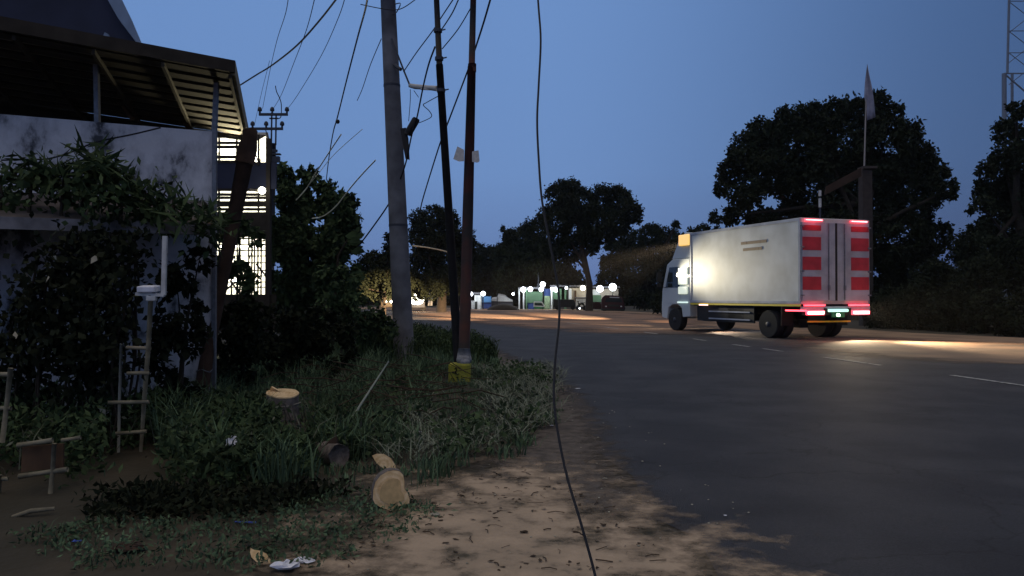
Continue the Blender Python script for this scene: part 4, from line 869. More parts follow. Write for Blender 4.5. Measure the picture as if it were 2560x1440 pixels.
def crumple(name, px, py, w_, h_, m, label, seed=1, flat=.5):
    c = G(px, py); r = np.random.default_rng(seed); t = MB()
    nu, nv = 12, 6; vs_ = []
    for i in range(nv + 1):
        for j in range(nu):
            th = math.pi * i / nv; ph = 2 * math.pi * j / nu; k = r.uniform(.6, 1.15)
            vs_.append((c.x + w_ * math.sin(th) * math.cos(ph) * k, c.y + h_ * math.sin(th) * math.sin(ph) * k, .012 + max(0, w_ * flat * (1 + math.cos(th)) * .5 * k)))
    t.add(vs_, [(i * nu + j, i * nu + (j + 1) % nu, (i + 1) * nu + (j + 1) % nu, (i + 1) * nu + j) for i in range(nv) for j in range(nu)])
    return tag(t.build(name, M[m], org=c), label, 'litter')
crumple('plastic_bag', 715, 1425, .082, .05, 'plastic_w', 'crumpled whitish plastic bag on the soil at the bottom edge', 3)
crumple('plastic_bag', 760, 1408, .07, .045, 'plastic_w', 'thin translucent plastic scrap right of the whitish bag', 4, .3)
o = crumple('plastic_cup', 607, 1168, .058, .05, 'plastic_w', 'small bright white trash piece in the weeds left of the stump', 5, 1.6); o.location.z = .20; o.location.y -= .25
tag(MB().tube([G(590, 1309) + Vector((0, 0, .015)), G(642, 1310) + Vector((0, 0, .015))], .006, 6).build('drinking_straw', M['plastic_b']), 'blue drinking straw on the dark soil', 'straw')
crumple('plastic_scrap', 196, 1358, .03, .02, 'plastic_b', 'small blue plastic scrap near the lower left corner', 6)
crumple('litter_scrap', 1812, 1292, .012, .012, 'plastic_w', 'small white scrap alone on the asphalt at lower right', 8)
crumple('litter_scrap', 1444, 973, .05, .03, 'plastic_w', 'flat white scrap on the asphalt just right of the hanging cable', 9, .1)
crumple('brick_piece', 330, 1375, .12, .09, 'brownpost', 'flat reddish brick piece half buried at the lower left', 10, .25)
for i, (px, py, s_, lb) in enumerate([(700, 1265, .03, 'pale wood chip below the weeds, left of the large log'), (1090, 1292, .04, 'yellowish clod on the dirt right of the large log'), (1380, 1067, .025, 'white fleck at the asphalt edge beside the hanging cable'), (1050, 1083, .025, 'white scrap in the grass below the yellow block'), (1310, 1335, .03, 'dark clod on the dirt left of the hanging cable'), (1512, 1200, .022, 'pale fleck on the asphalt right of the hanging cable')]):
    crumple('litter_scrap', px, py, s_, s_ * .6, ['straw', 'straw', 'plastic_w', 'plastic_w', 'leaflitter', 'straw'][i], lb, 20 + i, .5)

# ---------------- box truck ----------------
TH = math.radians(19)
tr = thing('box_truck', (10.88, 26.9, 0), 'large white box truck driving away with red rear panels and lit tail lamps', 'truck', rz=TH, local=True)
T = {}
T['white'] = mat('truck white', (0.62, 0.63, 0.60), .5, col2=(.47, .47, .43), scale=1.1, thr=(.32, .6))
T['cab'] = mat('cab paint', (0.50, 0.54, 0.54), .35)
T['grey'] = mat('door grey', (0.42, 0.45, 0.52), .5, var=.35, scale=1.6)
T['red'] = mat('red reflective panel', (0.46, 0.045, 0.06), .4, var=.3, scale=3)
T['dark'] = mat('chassis black', (0.018, 0.018, 0.018), .7)
T['yellow'] = mat('yellow stripe', (0.80, 0.62, 0.05), .5)
T['rubber'] = mat('tyre rubber', (0.02, 0.02, 0.02), .9)
T['glass'] = mat('cab glass', (0.02, 0.03, 0.035), .08, spec=.6)
T['brown'] = mat('brown lettering', (0.30, 0.22, 0.14), .7)
HB = 1.2; BL = 6.1
body = MB().box((0, BL / 2 + .02, (1.20 + 4.08) / 2), (2.40, BL, 2.88)).build('cargo_box', T['white'], tr, bevel=.03)
t = MB()
for z in (1.26, 4.02):
    for s_ in (-1, 1): t.box((s_ * 1.212, BL / 2 + .02, z), (.03, BL + .02, .09))
for s_ in (-1, 1):
    for y in (.05, BL - .02): t.box((s_ * 1.212, y, 2.64), (.03, .08, 2.66))
t.build('rail', T['grey'], body)
t = MB()
for row, z in ((0, 3.42), (1, 3.18)):
    y = 2.9 - .1 * row
    for k in range(9 if row == 0 else 7):
        wd = random.choice((.12, .15, .18)); t.box((-1.206, y, z), (.016, wd + .004, .10)); y -= wd
t.build('lettering', T['brown'], body)
MB().box((-1.217, BL / 2, 1.165), (.02, BL, .07)).build('side_stripe', T['yellow'], body)
for s_ in (-1, 1):
    d = MB().box((s_ * .60, -.005, 2.62), (1.15, .05, 2.62)).build('rear_door', T['grey'], tr, bevel=.008)
    for i, z in enumerate((3.74, 3.22, 2.56, 1.90)):
        MB().box((s_ * .85, -.034, z), (.64, .012, .44 if z != 3.74 else .18)).build('reflector_panel', T['red'], d)
    t = MB(); t.tube([(s_ * .28, -.06, 1.35), (s_ * .28, -.06, 3.9)], .018, 8); t.box((s_ * .28, -.07, 1.75), (.05, .05, .16)); t.build('lock_rod', M['galv'], d)
    t = MB()
    for z in (1.5, 2.3, 3.1, 3.8): t.box((s_ * 1.18, -.05, z), (.10, .04, .05))
    t.build('hinge', M['galv'], d)
    MB().box((s_ * .80, -.055, 4.0), (.60, .05, .045)).build('marker_lamp', M['redlit'], tr)
    MB().box((s_ * .80, -.082, 4.0), (.56, .01, .018)).build('marker_core', M['redcore'], tr)
    tl = MB().box((s_ * .80, -.10, .92), (.62, .09, .15)).build('tail_lamp', M['redlit'], tr, bevel=.02)
    MB().box((s_ * .80, -.150, .92), (.54, .012, .075)).build('lens_core', lit('tail core', (1, .62, .55), 9), tl)
    MB().box((s_ * .78, -.06, 1.17), (.72, .05, .05)).build('tail_strip', M['redlit'], tr)
    lamp('tail_glow', 'POINT', (s_ * .80, -.35, .95), 3, (1, .08, .06), tr, .05)
    lamp('marker_glow', 'POINT', (s_ * .80, -.25, 3.98), 3, (1, .06, .08), tr, .05)
MB().box((-1.19, .25, .99), (.06, .9, .05)).build('side_lamp', M['redlit'], tr)
MB().box((-1.24, 5.2, 1.13), (.03, .55, .05)).build('side_lamp', lit('pinkish side lamp', (1, .62, .5), 2), tr)
MB().box((0, -.04, 2.62), (.05, .03, 2.6)).build('door_seal', T['dark'], tr)
MB().box((0, .0, 1.06), (2.36, .12, .14)).build('rear_sill', T['grey'], tr)
MB().box((0, -.03, .92), (2.3, .10, .16)).build('bumper', T['dark'], tr, bevel=.01)
MB().box((0, -.11, .99), (.70, .06, .09)).build('plate_lamp', M['greenlit'], tr, bevel=.02)
pl = MB().box((0, -.10, .84), (.46, .02, .15)).build('licence_plate', mat('plate green', (.03, .20, .10), .5), tr)
MB().box((0.0, -.115, .84), (.09, .01, .07)).build('work_lamp', M['headlit'], tr)
MB().box((-.15, .1, .62), (1.5, .04, .05)).build('underrun_bar', T['yellow'], tr)
ch = MB()
for s_ in (-1, 1): ch.box((s_ * .42, 3.8, .95), (.09, 7.8, .24))
for y in (.3, 1.8, 3.6, 5.4): ch.box((0, y, .95), (.8, .08, .2))
ch.box((0, BL / 2, 1.13), (2.2, BL, .06)); ch.box((-.85, 3.4, .80), (.55, .9, .48)); ch.box((.85, 3.8, .80), (.55, 1.1, .5)); ch.box((0, 1.6, .5), (.3, .35, .3)); ch.box((0, 1.6, .52), (1.9, .14, .14))
ch.box((-.9, 5.15, .74), (.42, .6, .52)); ch.box((.9, 5.3, .74), (.42, .6, .52))
ch.build('chassis', T['dark'], tr)
for s_ in (-1, 1):
    t = MB(); 
    for z in (.60, .88): t.box((s_ * 1.145, 3.8, z), (.03, 2.4, .05))
    for y in (2.75, 3.8, 4.85): t.box((s_ * 1.10, y, .8), (.03, .05, .55))
    t.build('side_guard', T['grey'], tr)
def wheel(x, y, wd, dual=False):
    t = MB(); R = .49
    for k in ((0, .33) if dual else (0,)):
        xc = x - (k if x > 0 else -k)
        t.lathe((xc, y, R), [(R * .6, -wd / 2), (R * .94, -wd / 2), (R, -wd * .32), (R, wd * .32), (R * .94, wd / 2), (R * .6, wd / 2)], 28, axis='X')
    w_ = t.build('wheel', T['rubber'], tr, smooth=False)
    s_ = 1 if x > 0 else -1
    MB().lathe((x + s_ * .01, y, R), [(R * .60, -.11), (R * .60, .10), (R * .5, .125), (R * .42, .03), (R * .2, .03), (R * .18, .14), (R * .05, .15)] if s_ > 0 else [(R * .60, .11), (R * .60, -.10), (R * .5, -.125), (R * .42, -.03), (R * .2, -.03), (R * .18, -.14), (R * .05, -.15)], 20, axis='X').build('rim', M['darksteel'], w_, smooth=True)
for s_ in (-1, 1):
    wheel(s_ * 1.05, 1.6, .27, True); wheel(s_ * 1.02, 7.35, .27)
    MB().prism([(s_ * .78, .92, .45), (s_ * 1.2, .92, .45), (s_ * 1.2, .90, 1.1), (s_ * .78, .90, 1.1)], (0, .02, 0)).build('mud_flap', T['dark'], tr)
# cab
cb = MB()
prof = [(6.28, .62), (6.28, 3.05), (7.55, 3.05), (7.95, 2.85), (8.32, 1.75), (8.38, 1.0), (8.36, .55), (7.95, .50), (7.85, .98), (7.55, 1.12), (7.15, 1.12), (6.88, .98), (6.80, .60)]
cb.prism([(-1.14, y, z) for y, z in prof], (2.28, 0, 0)); cab = cb.build('cab', T['cab'], tr, bevel=.03)
MB().prism([(-1.146, 7.0, 1.85), (-1.146, 7.0, 2.72), (-1.146, 7.75, 2.72), (-1.146, 8.06, 1.85)], (-.004, 0, 0)).build('side_window', T['glass'], cab)
MB().prism([(1.146, 7.0, 1.85), (1.146, 7.0, 2.72), (1.146, 7.75, 2.72), (1.146, 8.06, 1.85)], (.004, 0, 0)).build('side_window', T['glass'], cab)
MB().prism([(-1.02, 8.31, 1.86), (1.02, 8.31, 1.86), (.96, 8.03, 2.74), (-.96, 8.03, 2.74)], (0, .01, .003)).build('windscreen', T['glass'], cab)
MB().prism([(-1.146, 6.95, 1.15), (-1.146, 6.95, 1.80), (-1.146, 8.10, 1.80), (-1.146, 8.22, 1.2)], (-.005, 0, 0)).build('door', T['cab'], cab)
df = MB(); df.prism([(-1.05, y, z) for y, z in ((6.4, 3.06), (6.4, 4.12), (6.75, 4.16), (7.25, 3.85), (7.75, 3.06))], (2.1, 0, 0)); df.build('roof_deflector', T['cab'], cab, bevel=.04)
for s_ in (-1, 1):
    t = MB(); t.tube([(s_ * 1.14, 8.0, 2.6), (s_ * 1.38, 8.15, 2.55), (s_ * 1.38, 8.15, 1.9), (s_ * 1.14, 8.05, 1.85)], .015, 6); t.box((s_ * 1.38, 8.12, 2.3), (.20, .06, .42)); t.box((s_ * 1.38, 8.12, 1.95), (.18, .06, .18)); t.build('mirror', T['dark'], cab)
MB().box((-1.10, 6.75, 3.83), (.08, .70, .46)).build('yellow_sign', M['yellowlit'], tr, bevel=.03)
for z in (2.52, 2.12, 1.72):
    MB().box((-1.175, 6.72, z), (.05, .62, .31)).build('side_glow_panel', M['panelit'], tr, bevel=.05)  # pale glowing panels stacked on the cab side
MB().box((-1.17, 6.75, 1.22), (.04, .7, .05)).build('step_lamp', lit('pale step lamp', (.7, .9, .8), 1.0), tr)
for s_ in (-1, 1):
    MB().box((s_ * .85, 8.39, .85), (.42, .05, .2)).build('headlamp', M['headlit'], tr, bevel=.02)
MB().box((-1.10, 4.1, .80), (.05, 3.4, .62)).box((1.10, 4.1, .80), (.05, 3.4, .62)).build('side_skirt', T['dark'], tr)
MB().box((0, 8.38, 1.3), (1.5, .03, .4)).build('grille', T['dark'], tr)
def tl_(v): return Vector(v)
# headlamp beams, rear work lamp, added roof beams, and an added spot washing the box side
for s_ in (-1, 1): MB().box((s_ * .6, 7.50, 3.62), (.24, .10, .14)).build('added_roof_lamp', M['headlit'], cab, bevel=.02)  # lamp boxes added to go with the added roof beams
lamp('headlight_beam', 'SPOT', (0, 8.9, .95), 3000, (1, .74, .46), tr, .12, (-.4, 18, -.2), 30, .7)
for ang, en, tgt in ((-18, 400000, 27), (-4, 440000, 27), (9, 330000, 20), (23, 12000, 10)):  # beams added from the roof to brighten the far ground
    a_ = math.radians(ang); lamp('added_roof_beam', 'SPOT', (0, 8.3, 3.9), en, (1, .66, .38), tr, .12, (tgt * math.sin(a_), 8.3 + tgt * math.cos(a_), 0), 15 if ang < 0 else 12, .9)
lamp('rear_work_beam', 'SPOT', (.3, -.2, .80), 1000, (1, .80, .52), tr, .06, (0.2, -2.6, 0), 110, .7)
lamp('rear_work_beam', 'SPOT', (.6, -.2, 1.05), 8000, (1, .68, .40), tr, .06, (2.4, -8.0, 0), 70, .9)
lamp('underbody_beam', 'SPOT', (-.2, 6.0, .85), 420, (1, .80, .6), tr, .06, (.2, 4.6, 0), 120, .6)
lamp('box_side_wash', 'SPOT', (-2.4, 9.3, 2.45), 2600, (1, .89, .64), tr, .06, (-1.2, 1.0, 2.75), 46, 1.0)  # added spot, hangs free ahead of the cab to brighten the box side
tr.scale = (1.17, 1.11, 1.0)
# ---------------- flag pole, post, banner ----------------
fg = thing('flag_pole', (P(2158, 0, 41).x, 41, 0), 'slender pale pole with a furled grey flag above the truck roof', 'flag')
MB().tube([(P(2158, 0, 41).x, 41, 0), P(2162, 420, 41), P(2168, 240, 41), P(2171, 160, 41)], [.05, .045, .035, .012], 8).build('staff', mat('pale staff', (.30, .27, .24), .7), fg, smooth=True)
fpl = [(2171, 158), (2177, 185), (2184, 225), (2188, 262), (2191, 292), (2181, 297), (2170, 301), (2168, 262), (2163, 240), (2165, 205)]
vs_ = []; rowsn = 9
L_ = [(2171, 158), (2165, 205), (2163, 240), (2168, 262), (2169, 282), (2170, 300)]; R_ = [(2171, 158), (2177, 190), (2183, 220), (2187, 250), (2189, 275), (2191, 292)]
f2 = MB(); n = 6
for i in range(6):
    for j in range(n):
        k = j / (n - 1); x = L_[i][0] + (R_[i][0] - L_[i][0]) * k; y = L_[i][1] + (R_[i][1] - L_[i][1]) * k
        vs_.append(P(x, y, 41 + .08 * math.sin(j * 2.2 + i)))
f2.add(vs_, [(i * n + j, i * n + j + 1, (i + 1) * n + j + 1, (i + 1) * n + j) for i in range(5) for j in range(n - 1)])
o = f2.build('flag', mat('grey cloth', (.32, .33, .42), .8, var=.3, scale=3), fg, smooth=True)
sm = o.modifiers.new('s', 'SOLIDIFY'); sm.thickness = .01
gp = thing('gate_pillar', (P(2170, 0, 40).x, 40, 0), 'brown grey square pillar right behind the truck tail top', 'pillar')
MB().prism([P(2157, 900, 40), P(2184, 900, 40), P(2182, 425, 40), P(2158, 422, 40)], (0, .5, 0)).build('shaft', mat('dim pillar', (.055, .045, .04), .9, var=.3), gp)
MB().box(P(2170, 420, 40.2), (.7, .7, .12)).build('cap', mat('pillar cap', (.06, .05, .045), .9), gp)
tag(MB().prism([P(2062, 488, 39.5), P(2155, 440, 39.5), P(2155, 418, 39.5), P(2066, 466, 39.5)], (0, .06, 0)).build('hanging_banner', mat('brown banner', (.05, .03, .02), .9, var=.4, scale=2)), 'dim brown slanting banner left of the gate pillar', 'banner')
ps_ = thing('white_post', (P(2051, 0, 38).x, 38, 0), 'short white banded post showing above the truck roof', 'post')
MB().tube([(P(2052, 0, 38).x, 38, 0), P(2051, 474, 38)], .045, 8).build('shaft', M['darksteel'], ps_)
for y0, y1 in ((476, 490), (496, 518)): MB().tube([P(2051, y1, 37.95), P(2051, y0, 37.95)], .07, 8).build('band', M['whitepipe'], ps_)

# lattice tower top right
tw_ = thing('lattice_tower', (P(2560, 0, 70).x, 70, 0), 'grey steel lattice tower partly outside the top right corner', 'tower')
t = MB(); TY = 70
t.tube([P(2512, 760, TY), P(2514, 182, TY)], .19, 6); t.tube([P(2660, 760, TY), P(2640, 182, TY)], .19, 6)
t.tube([P(2522, 182, TY), P(2530, -80, TY)], .10, 6); t.tube([P(2632, 182, TY), P(2622, -80, TY)], .10, 6)
t.tube([P(2530, 760, TY + 3), P(2534, 182, TY + 3)], .12, 6)
t.build('leg', M['galv'], tw_)
t = MB()
for y0 in (182, 300, 420, 540, 660): 
    t.bar(P(2514, y0, TY), P(2640, y0 + 110, TY), .10); t.bar(P(2640, y0, TY), P(2514, y0 + 110, TY), .10); t.bar(P(2514, y0, TY), P(2640, y0, TY), .10)
for y0 in (-80, 0, 75, 130): 
    t.bar(P(2526, y0 + 80, TY), P(2628, y0, TY), .06); t.bar(P(2526, y0, TY), P(2628, y0 + 80, TY), .05); t.bar(P(2526, y0, TY), P(2628, y0, TY), .06)
t.build('brace', M['galv'], tw_)

# ---------------- stalls across the junction ----------------
SY = 92.0
S = {}
S['green'] = mat('stall green', (0.10, 0.19, 0.11), .7, var=.3, scale=1)
S['dgreen'] = mat('stall dark green', (0.05, 0.20, 0.08), .7, var=.3, scale=1)
S['white'] = mat('stall white', (0.70, 0.72, 0.70), .7, var=.2, scale=1)
S['beige'] = mat('stall beige', (0.55, 0.48, 0.38), .8, var=.3, scale=1)
S['blue'] = mat('tarp blue', (0.07, 0.20, 0.42), .6)
S['dblue'] = mat('tarp dark blue', (0.03, 0.06, 0.20), .6)
S['roof'] = mat('stall roof', (0.10, 0.10, 0.11), .8)
S['dark'] = mat('cart dark', (0.03, 0.035, 0.03), .7)
S['maroon'] = mat('maroon paint', (0.04, 0.010, 0.012), .5)
def pbox(px0, py0, px1, py1, Y, dep, name, m, parent, bevel=0):
    c = MB(); c.prism([P(px0, py1, Y), P(px1, py1, Y), P(px1, py0, Y), P(px0, py0, Y)], (0, dep, 0)); return c.build(name, m, parent, bevel=bevel)
GY = HOR + CH * F / SY     # ground row of the stalls
def streetlamp(px, py, Y, r, label, m='lampwhite', e=120, col=(.85, .93, 1), hang=False):
    o = thing('globe_lamp', P(px, py, Y), label, 'lamp', 'lit lamps of the roadside stalls')
    MB().ball(P(px, py, Y), r * 1.12, 14).build('globe', M[m], o, smooth=True)
    if hang: MB().tube([P(px, py - 8, Y), P(px, py - 3, Y)], .03, 6).build('cord', S['dark'], o)
    else: MB().tube([(P(px, py, Y).x, Y + .3, 0), P(px, py - 3, Y + .3), P(px, py - 4, Y)], .05, 6).build('stand', S['dark'], o)
    if e: lamp('globe_light', 'POINT', P(px, py + 1, Y - .6), e * .3, col, o, r)
    return o
# white booth
b1 = thing('booth', (P(1192, 0, SY).x, SY, 0), 'white lit booth with two posts right of the red pole', 'booth')
pbox(1186, 738, 1203, GY, SY, 1.5, 'body', S['white'], b1); pbox(1172, 752, 1186, GY - 1, SY + .2, 1.2, 'counter', S['white'], b1); pbox(1180, 731, 1210, 736, SY - .2, 2, 'roof', S['roof'], b1)
pbox(1194, 742, 1199, GY + 1, SY - .15, .1, 'post', S['white'], b1); pbox(1187, 754, 1193, GY, SY - .1, .05, 'door', S['dark'], b1)
streetlamp(1177, 735, SY - .6, .22, 'left white lamp of the small white booth', e=160); streetlamp(1208, 734, SY - .6, .24, 'right white lamp of the small white booth', e=160)
b2 = thing('blue_stall', (P(1222, 0, SY).x, SY, 0), 'stall with bright blue tarp beside the white booth', 'stall')
pbox(1206, 741, 1228, 756, SY + .1, 1, 'tarp', S['blue'], b2); pbox(1206, 756, 1228, GY - 2, SY + .3, 1, 'counter', S['dblue'], b2)
b3 = thing('white_awning_stall', (P(1255, 0, SY).x, SY + 1, 0), 'low stall with torn white awning behind the dirt mound', 'stall')
t = MB(); t.prism([P(1228, 753, SY + 1), P(1282, 754, SY + 1), P(1268, 747, SY + 1), P(1262, 741, SY + 1), P(1246, 738, SY + 1), P(1243, 746, SY + 1), P(1230, 748, SY + 1)], (0, 1.5, .2)); t.build('awning', S['white'], b3)
pbox(1242, 734, 1244, GY - 3, SY + .8, .1, 'post', S['dark'], b3); pbox(1228, 754, 1282, GY - 2, SY + 1.2, 1, 'counter', S['roof'], b3)
streetlamp(1283, 735, SY + 1, .14, 'tiny white lamp at the torn awning', e=20, hang=True)
mo = MB(); 
mo.lathe(Vector((P(1258, 0, 88).x, 88, -.1)), [(1.9, 0), (1.6, .35), (1.0, .62), (.4, .75), (.05, .78)], 18); tag(mo.build('dirt_mound', M['bark'], smooth=True), 'low dark dirt mound in front of the torn awning', 'mound')
# green stall
b4 = thing('green_stall', (P(1335, 0, SY).x, SY, 0), 'wide green panelled stall with pale posts under the central trees', 'stall')
pbox(1318, 729, 1356, 757, SY, 1.5, 'wall', S['green'], b4); pbox(1320, 757, 1335, GY, SY + .1, 1, 'counter', S['dblue'], b4); pbox(1335, 757, 1362, GY - 2, SY + .3, 1, 'lower_wall', S['dgreen'], b4)
for x in (1298, 1309, 1316): pbox(x - 1.8, 722, x + 1.8, GY, SY - .3, .15, 'post', S['white'] if x != 1316 else S['green'], b4)
pbox(1296, 718, 1362, 722, SY - .5, 3, 'roof', S['roof'], b4); pbox(1361, 740, 1375, GY, SY - .1, .1, 'gate_panel', mat('pale green slats', (.30, .40, .24), .8, var=.5, scale=6), b4)
pbox(1360, 722, 1376, 740, SY + .2, .2, 'tarp', S['dblue'], b4)
bn = thing('white_bench', (P(1346, 0, SY - 1).x, SY - 1, 0), 'white metal bench standing before the green stall', 'bench')
t = MB(); t.bar(P(1335, 755, 90.8), P(1354, 755, 90.8), .12); t.bar(P(1354, 755, 90.8), P(1361, 765, 90.8), .12); t.bar(P(1336, 765, 90.8), P(1361, 766, 90.8), .10); t.bar(P(1335, 755, 90.8), P(1335, 767, 90.8), .1); t.build('frame', S['white'], bn)
MB().prism([P(1337, 758, 90.9), P(1354, 758, 90.9), P(1358, 764, 90.9), P(1338, 764, 90.9)], (0, .3, 0)).build('seat', S['dark'], bn)
streetlamp(1308, 724, SY - .8, .27, 'white lamp at the left post of the green stall', e=150, hang=True)
streetlamp(1326, 723, SY - .8, .25, 'second white lamp along the green stall roof', e=150, hang=True)
streetlamp(1353, 724, SY - .8, .22, 'white lamp at the right end of the green stall', e=120, hang=True)
streetlamp(1357, 711, SY - .8, .27, 'large round white globe lamp above the green stall', lit('x', (1, 1, 1), 1).name and 'globe_soft' if False else 'lampwhite', e=60)
pm = thing('thin_mast', (P(1345, 0, SY).x, SY + 2, 0), 'thin mast rising above the green stall roof', 'pole')
MB().tube([(P(1345, 0, SY + 2).x, SY + 2, 0), P(1346, 680, SY + 2)], .06, 6).box(P(1345, 715, SY + 1.9), (.25, .1, .5)).build('shaft', M['galv'], pm)
# small green stall
b5 = thing('small_green_stall', (P(1400, 0, SY).x, SY, 0), 'narrow green stall behind the dark cart', 'stall')
pbox(1383, 727, 1395, 750, SY, 1.2, 'wall', S['green'], b5); pbox(1397, 722, 1404, 750, SY, 1, 'post', S['green'], b5); pbox(1377, 718, 1381, GY, SY - .3, .15, 'post', S['white'], b5); pbox(1411, 722, 1416, GY, SY, .3, 'post', S['green'], b5); pbox(1376, 713, 1418, 717, SY - .5, 2.5, 'roof', S['roof'], b5)
streetlamp(1380, 722, SY - .7, .15, 'small white lamp on the left post of the narrow green stall', e=50, hang=True)
streetlamp(1390, 724, SY - .8, .26, 'big white lamp of the narrow green stall', e=130, hang=True)
streetlamp(1416, 720, SY - .8, .14, 'small white lamp at the right of the narrow green stall', e=50, hang=True)
# beige shop
b6 = thing('beige_shop', (P(1450, 0, SY).x, SY, 0), 'beige lit shop front with shelves behind the motorbike', 'shop')
pbox(1423, 720, 1466, 764, SY + .2, 3, 'wall', S['beige'], b6); pbox(1422, 722, 1429, 748, SY - .1, .2, 'pillar', S['white'], b6); pbox(1424, 713, 1468, 717, SY - .8, 4, 'roof', S['roof'], b6); pbox(1436, 726, 1441, 760, SY, .15, 'door_frame', M['brownboard'], b6)
pbox(1438, 743, 1466, 746, SY - .2, .4, 'shelf', S['roof'], b6)
streetlamp(1457, 720, SY - .9, .26, 'warm white lamp under the beige shop roof', 'lampwarm', 150, (1, .94, .75), True)
sg = thing('goods_rack', (P(1455, 0, SY - .8).x, SY - .8, 0), 'pale rack of goods in front of the beige shop', 'rack')
t = MB()
for k in range(4):
    for j in range(5): t.box(P(1442 + j * 5.5, 750 + k * 5, SY - .8), (.2, .3, .14))
t.build('goods', S['white'], sg); pbox(1438, 771, 1466, 773, SY - .9, .5, 'base', S['roof'], sg)
# cart
ct = thing('dark_cart', (P(1410, 0, 88).x, 88, 0), 'dark pickup cart parked in front of the narrow green stall', 'cart')
t = MB(); t.prism([P(1383, 768, 88), P(1437, 768, 88), P(1440, 760, 88), P(1434, 749, 88), P(1384, 748, 88)], (0, 1.8, 0)); t.build('body', S['dark'], ct, bevel=.05)
for x in (1393, 1432): MB().lathe(P(x, 769, 87.95), [(.14, -.1), (.24, -.1), (.24, .12), (.14, .12)], 14, axis='Y').build('wheel', T['rubber'], ct)
# right part: sign, wall, van, crates
b7 = thing('cream_stall', (P(1510, 0, SY).x, SY + 1, 0), 'cream walled stall right of the dark tree trunk', 'stall')
pbox(1478, 722, 1546, 748, SY + 1, 2, 'wall', S['beige'], b7); pbox(1478, 724, 1500, 737, SY + .9, .05, 'white_sheet', S['white'], b7); pbox(1478, 716, 1550, 719, SY, 3.5, 'roof', S['roof'], b7); pbox(1478, 748, 1546, GY, SY + 1.1, 2, 'base', S['roof'], b7)
sg = thing('green_sign', (P(1490, 0, SY).x, SY - .5, 0), 'square green sign panel left of the maroon van', 'sign')
pbox(1479, 738, 1503, 755, SY - .5, .1, 'panel', S['green'], sg); pbox(1480, 755, 1482, GY, SY - .45, .05, 'leg', S['dark'], sg); pbox(1500, 755, 1502, GY, SY - .45, .05, 'leg', S['dark'], sg)
streetlamp(1500, 722, SY - .6, .34, 'big white lamp above the green sign', e=160, hang=True)
streetlamp(1532, 718, SY - .8, .38, 'brightest white lamp above the maroon van', e=220)
cr_ = thing('red_crates', (P(1485, 0, 86).x, 86, 0), 'stack of dark red crates between motorbike and maroon van', 'crate')
pbox(1469, 755, 1486, 772, 86, .8, 'crate', S['maroon'], cr_, .03); pbox(1487, 755, 1503, 772.5, 86, .8, 'crate', S['maroon'], cr_, .03)
# van
VY = 82
vn = thing('maroon_van', (P(1530, 0, VY).x, VY, 0), 'dark maroon van facing the road below the brightest lamp', 'van')
t = MB(); t.prism([P(1504, 775, VY), P(1560, 776, VY), P(1562, 762, VY), P(1556, 744, VY), P(1545, 739, VY), P(1512, 738, VY), P(1504, 746, VY), P(1502, 762, VY)], (.4, 3.6, 0)); vb = t.build('body', S['maroon'], vn, bevel=.08)
MB().prism([P(1513, 755, VY - .01), P(1556, 756, VY - .01), P(1552, 746, VY - .01), P(1515, 745, VY - .01)], (0, -.01, 0)).build('windscreen', T['glass'], vn)
MB().prism([P(1524, 742, VY - .01), P(1548, 743, VY - .01), P(1548, 745, VY - .01), P(1524, 744, VY - .01)], (0, -.02, 0)).build('roof_strip', S['white'], vn)
MB().prism([P(1520, 766, VY - .01), P(1548, 767, VY - .01), P(1548, 762, VY - .01), P(1520, 761, VY - .01)], (0, -.02, 0)).build('grille', S['dark'], vn)
for x in (1515, 1553): MB().box(P(x, 766, VY - .03), (.16, .04, .12)).build('headlamp', S['white'], vn)
for x in (1511, 1556): MB().lathe(P(x, 771, VY + .4), [(.14, -.1), (.28, -.1), (.28, .12), (.14, .12)], 14, axis='Y').build('wheel', T['rubber'], vn)
MB().prism([P(1503, 776, VY - .03), P(1561, 777, VY - .03), P(1561, 772, VY - .03), P(1503, 771, VY - .03)], (0, -.06, 0)).build('bumper', S['dark'], vn)
# motorbike
MY = 86
mb_ = thing('motorbike', (P(1453, 0, MY).x, MY, 0), 'small parked motorbike with a glinting lamp before the goods rack', 'motorbike')
t = MB(); t.tube([P(1446, 768, MY), P(1449, 760, MY), P(1456, 759, MY), P(1461, 764, MY)], [.10, .16, .14, .08], 8); t.tube([P(1447, 764, MY), P(1445, 754, MY)], .05, 6); t.build('body', S['dark'], mb_)
MB().box(P(1457, 757, MY), (.5, .22, .08)).build('seat', T['rubber'], mb_, bevel=.02); MB().bar(P(1442, 754, MY - .2), P(1447, 754, MY + .2), .05).build('handlebar', S['dark'], mb_)
for x in (1445, 1462): MB().lathe(P(x, 770, MY), [(.20, -.05), (.27, -.05), (.27, .05), (.20, .05)], 16, axis='Y').build('wheel', T['rubber'], mb_)
MB().ball(P(1449, 771, MY - .15), .08).build('lamp', M['lampwhite'], mb_)

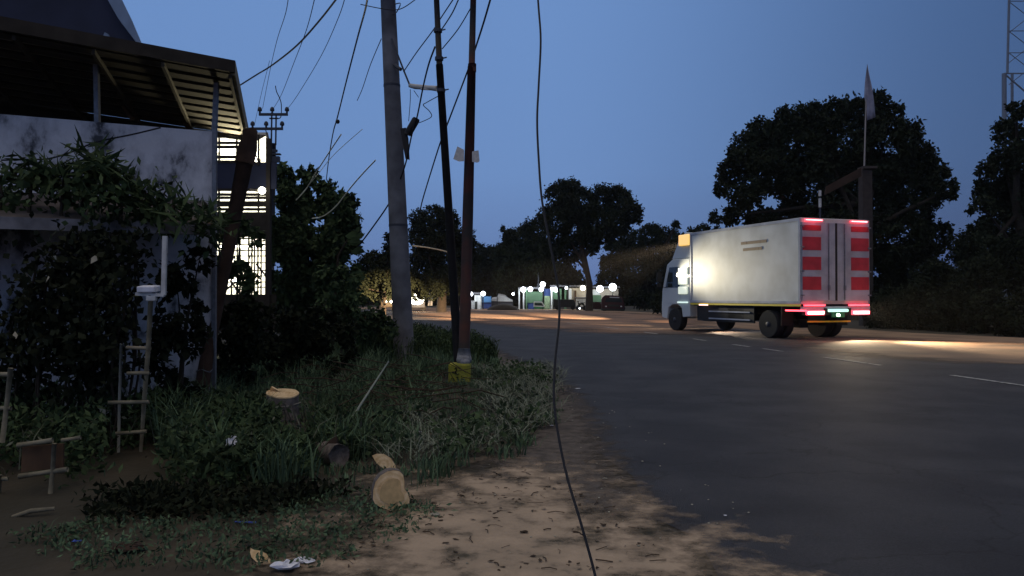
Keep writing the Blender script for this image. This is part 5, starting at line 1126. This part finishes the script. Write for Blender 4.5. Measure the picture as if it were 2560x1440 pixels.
# left of the bend: oncoming car and yellow truck, signs
oc_ = thing('oncoming_car', (P(1038, 0, 78).x, 78, 0), 'oncoming car with glaring headlights beside the concrete pole', 'car')
OY = 78
t = MB(); t.prism([P(1024, 770, OY), P(1062, 770, OY), P(1063, 755, OY), P(1058, 738, OY), P(1050, 733, OY), P(1034, 733, OY), P(1026, 740, OY), P(1023, 756, OY)], (-1.0, 3.8, 0)); t.build('body', mat('car grey', (.05, .05, .055), .4), oc_, bevel=.08)
MB().prism([P(1030, 748, OY - .02), P(1057, 748, OY - .02), P(1052, 737, OY - .02), P(1034, 737, OY - .02)], (0, .02, 0)).build('windscreen', T['glass'], oc_)
for x, r in ((1034, .56), (1045, .62)): MB().ball(P(x, 746, OY - .45), r, 14).build('headlamp', M['lampwarm'], oc_, smooth=True)
for x in (1028, 1058): MB().lathe(P(x, 770, OY + .5), [(.14, -.1), (.3, -.1), (.3, .1), (.14, .1)], 12, axis='Y').build('wheel', T['rubber'], oc_)
lamp('headlight_beam', 'SPOT', P(1036, 747, OY - .9), 1500, (1, .95, .75), oc_, .2, (-2, 40, .3), 90, .6)
lamp('headlight_glow', 'POINT', P(1040, 756, OY - 2.5), 60, (1, .95, .72), oc_, .2)
yt = thing('yellow_truck', (P(966, 0, 80).x, 80, 0), 'small truck with a lit yellow front board left of the concrete pole', 'truck')
YY = 80
pbox(952, 738, 990, 768, YY, 4, 'body', mat('dim brown cab', (.10, .08, .05), .6), yt, .08)
pbox(960, 741, 975, 748, YY - .05, .05, 'yellow_board', lit('lit yellow board', (1, .72, .05), .8), yt)
pbox(955, 750, 985, 756, YY - .05, .04, 'windscreen', T['glass'], yt)
for x in (964, 978): MB().ball(P(x, 754, YY - .1), .11).build('headlamp', M['headlit'], yt)
for x in (958, 984): MB().lathe(P(x, 768, YY + .2), [(.14, -.1), (.34, -.1), (.34, .1), (.14, .1)], 12, axis='Y').build('wheel', T['rubber'], yt)
for i, (x0, x1, y0) in enumerate(((1070, 1074, 731), (1076, 1081, 731))):
    o = MB(); o.prism([P(x0, 764, 84), P(x1, 764, 84), P(x1 + 1, y0, 84), P(x0 + 1, y0, 84)], (0, .1, 0)); tag(o.build('white_marker_post', S['white']), ['white slanted marker post nearest the headlights', 'white slanted marker post farther from the headlights'][i], 'post', 'white marker posts')

# gentle dusk air
HZ = True
if HZ:
    hz = MB().box((0, 120, 20), (500, 320, 42.2)).build('haze', bpy.data.materials.new('haze')); tag(hz, 'thin bluish evening haze over the whole place', 'haze', kind='stuff')
    m = hz.data.materials[0]; m.use_nodes = True; nt = m.node_tree; nt.nodes.remove(nt.nodes['Principled BSDF'])
    v = nt.nodes.new('ShaderNodeVolumePrincipled'); v.inputs['Density'].default_value = .00015; v.inputs['Color'].default_value = (.8, .88, 1, 1); v.inputs['Anisotropy'].default_value = .3
    nt.links.new(v.outputs[0], nt.nodes['Material Output'].inputs['Volume'])
for o in bpy.data.objects:
    if '_o' in o: del o['_o']
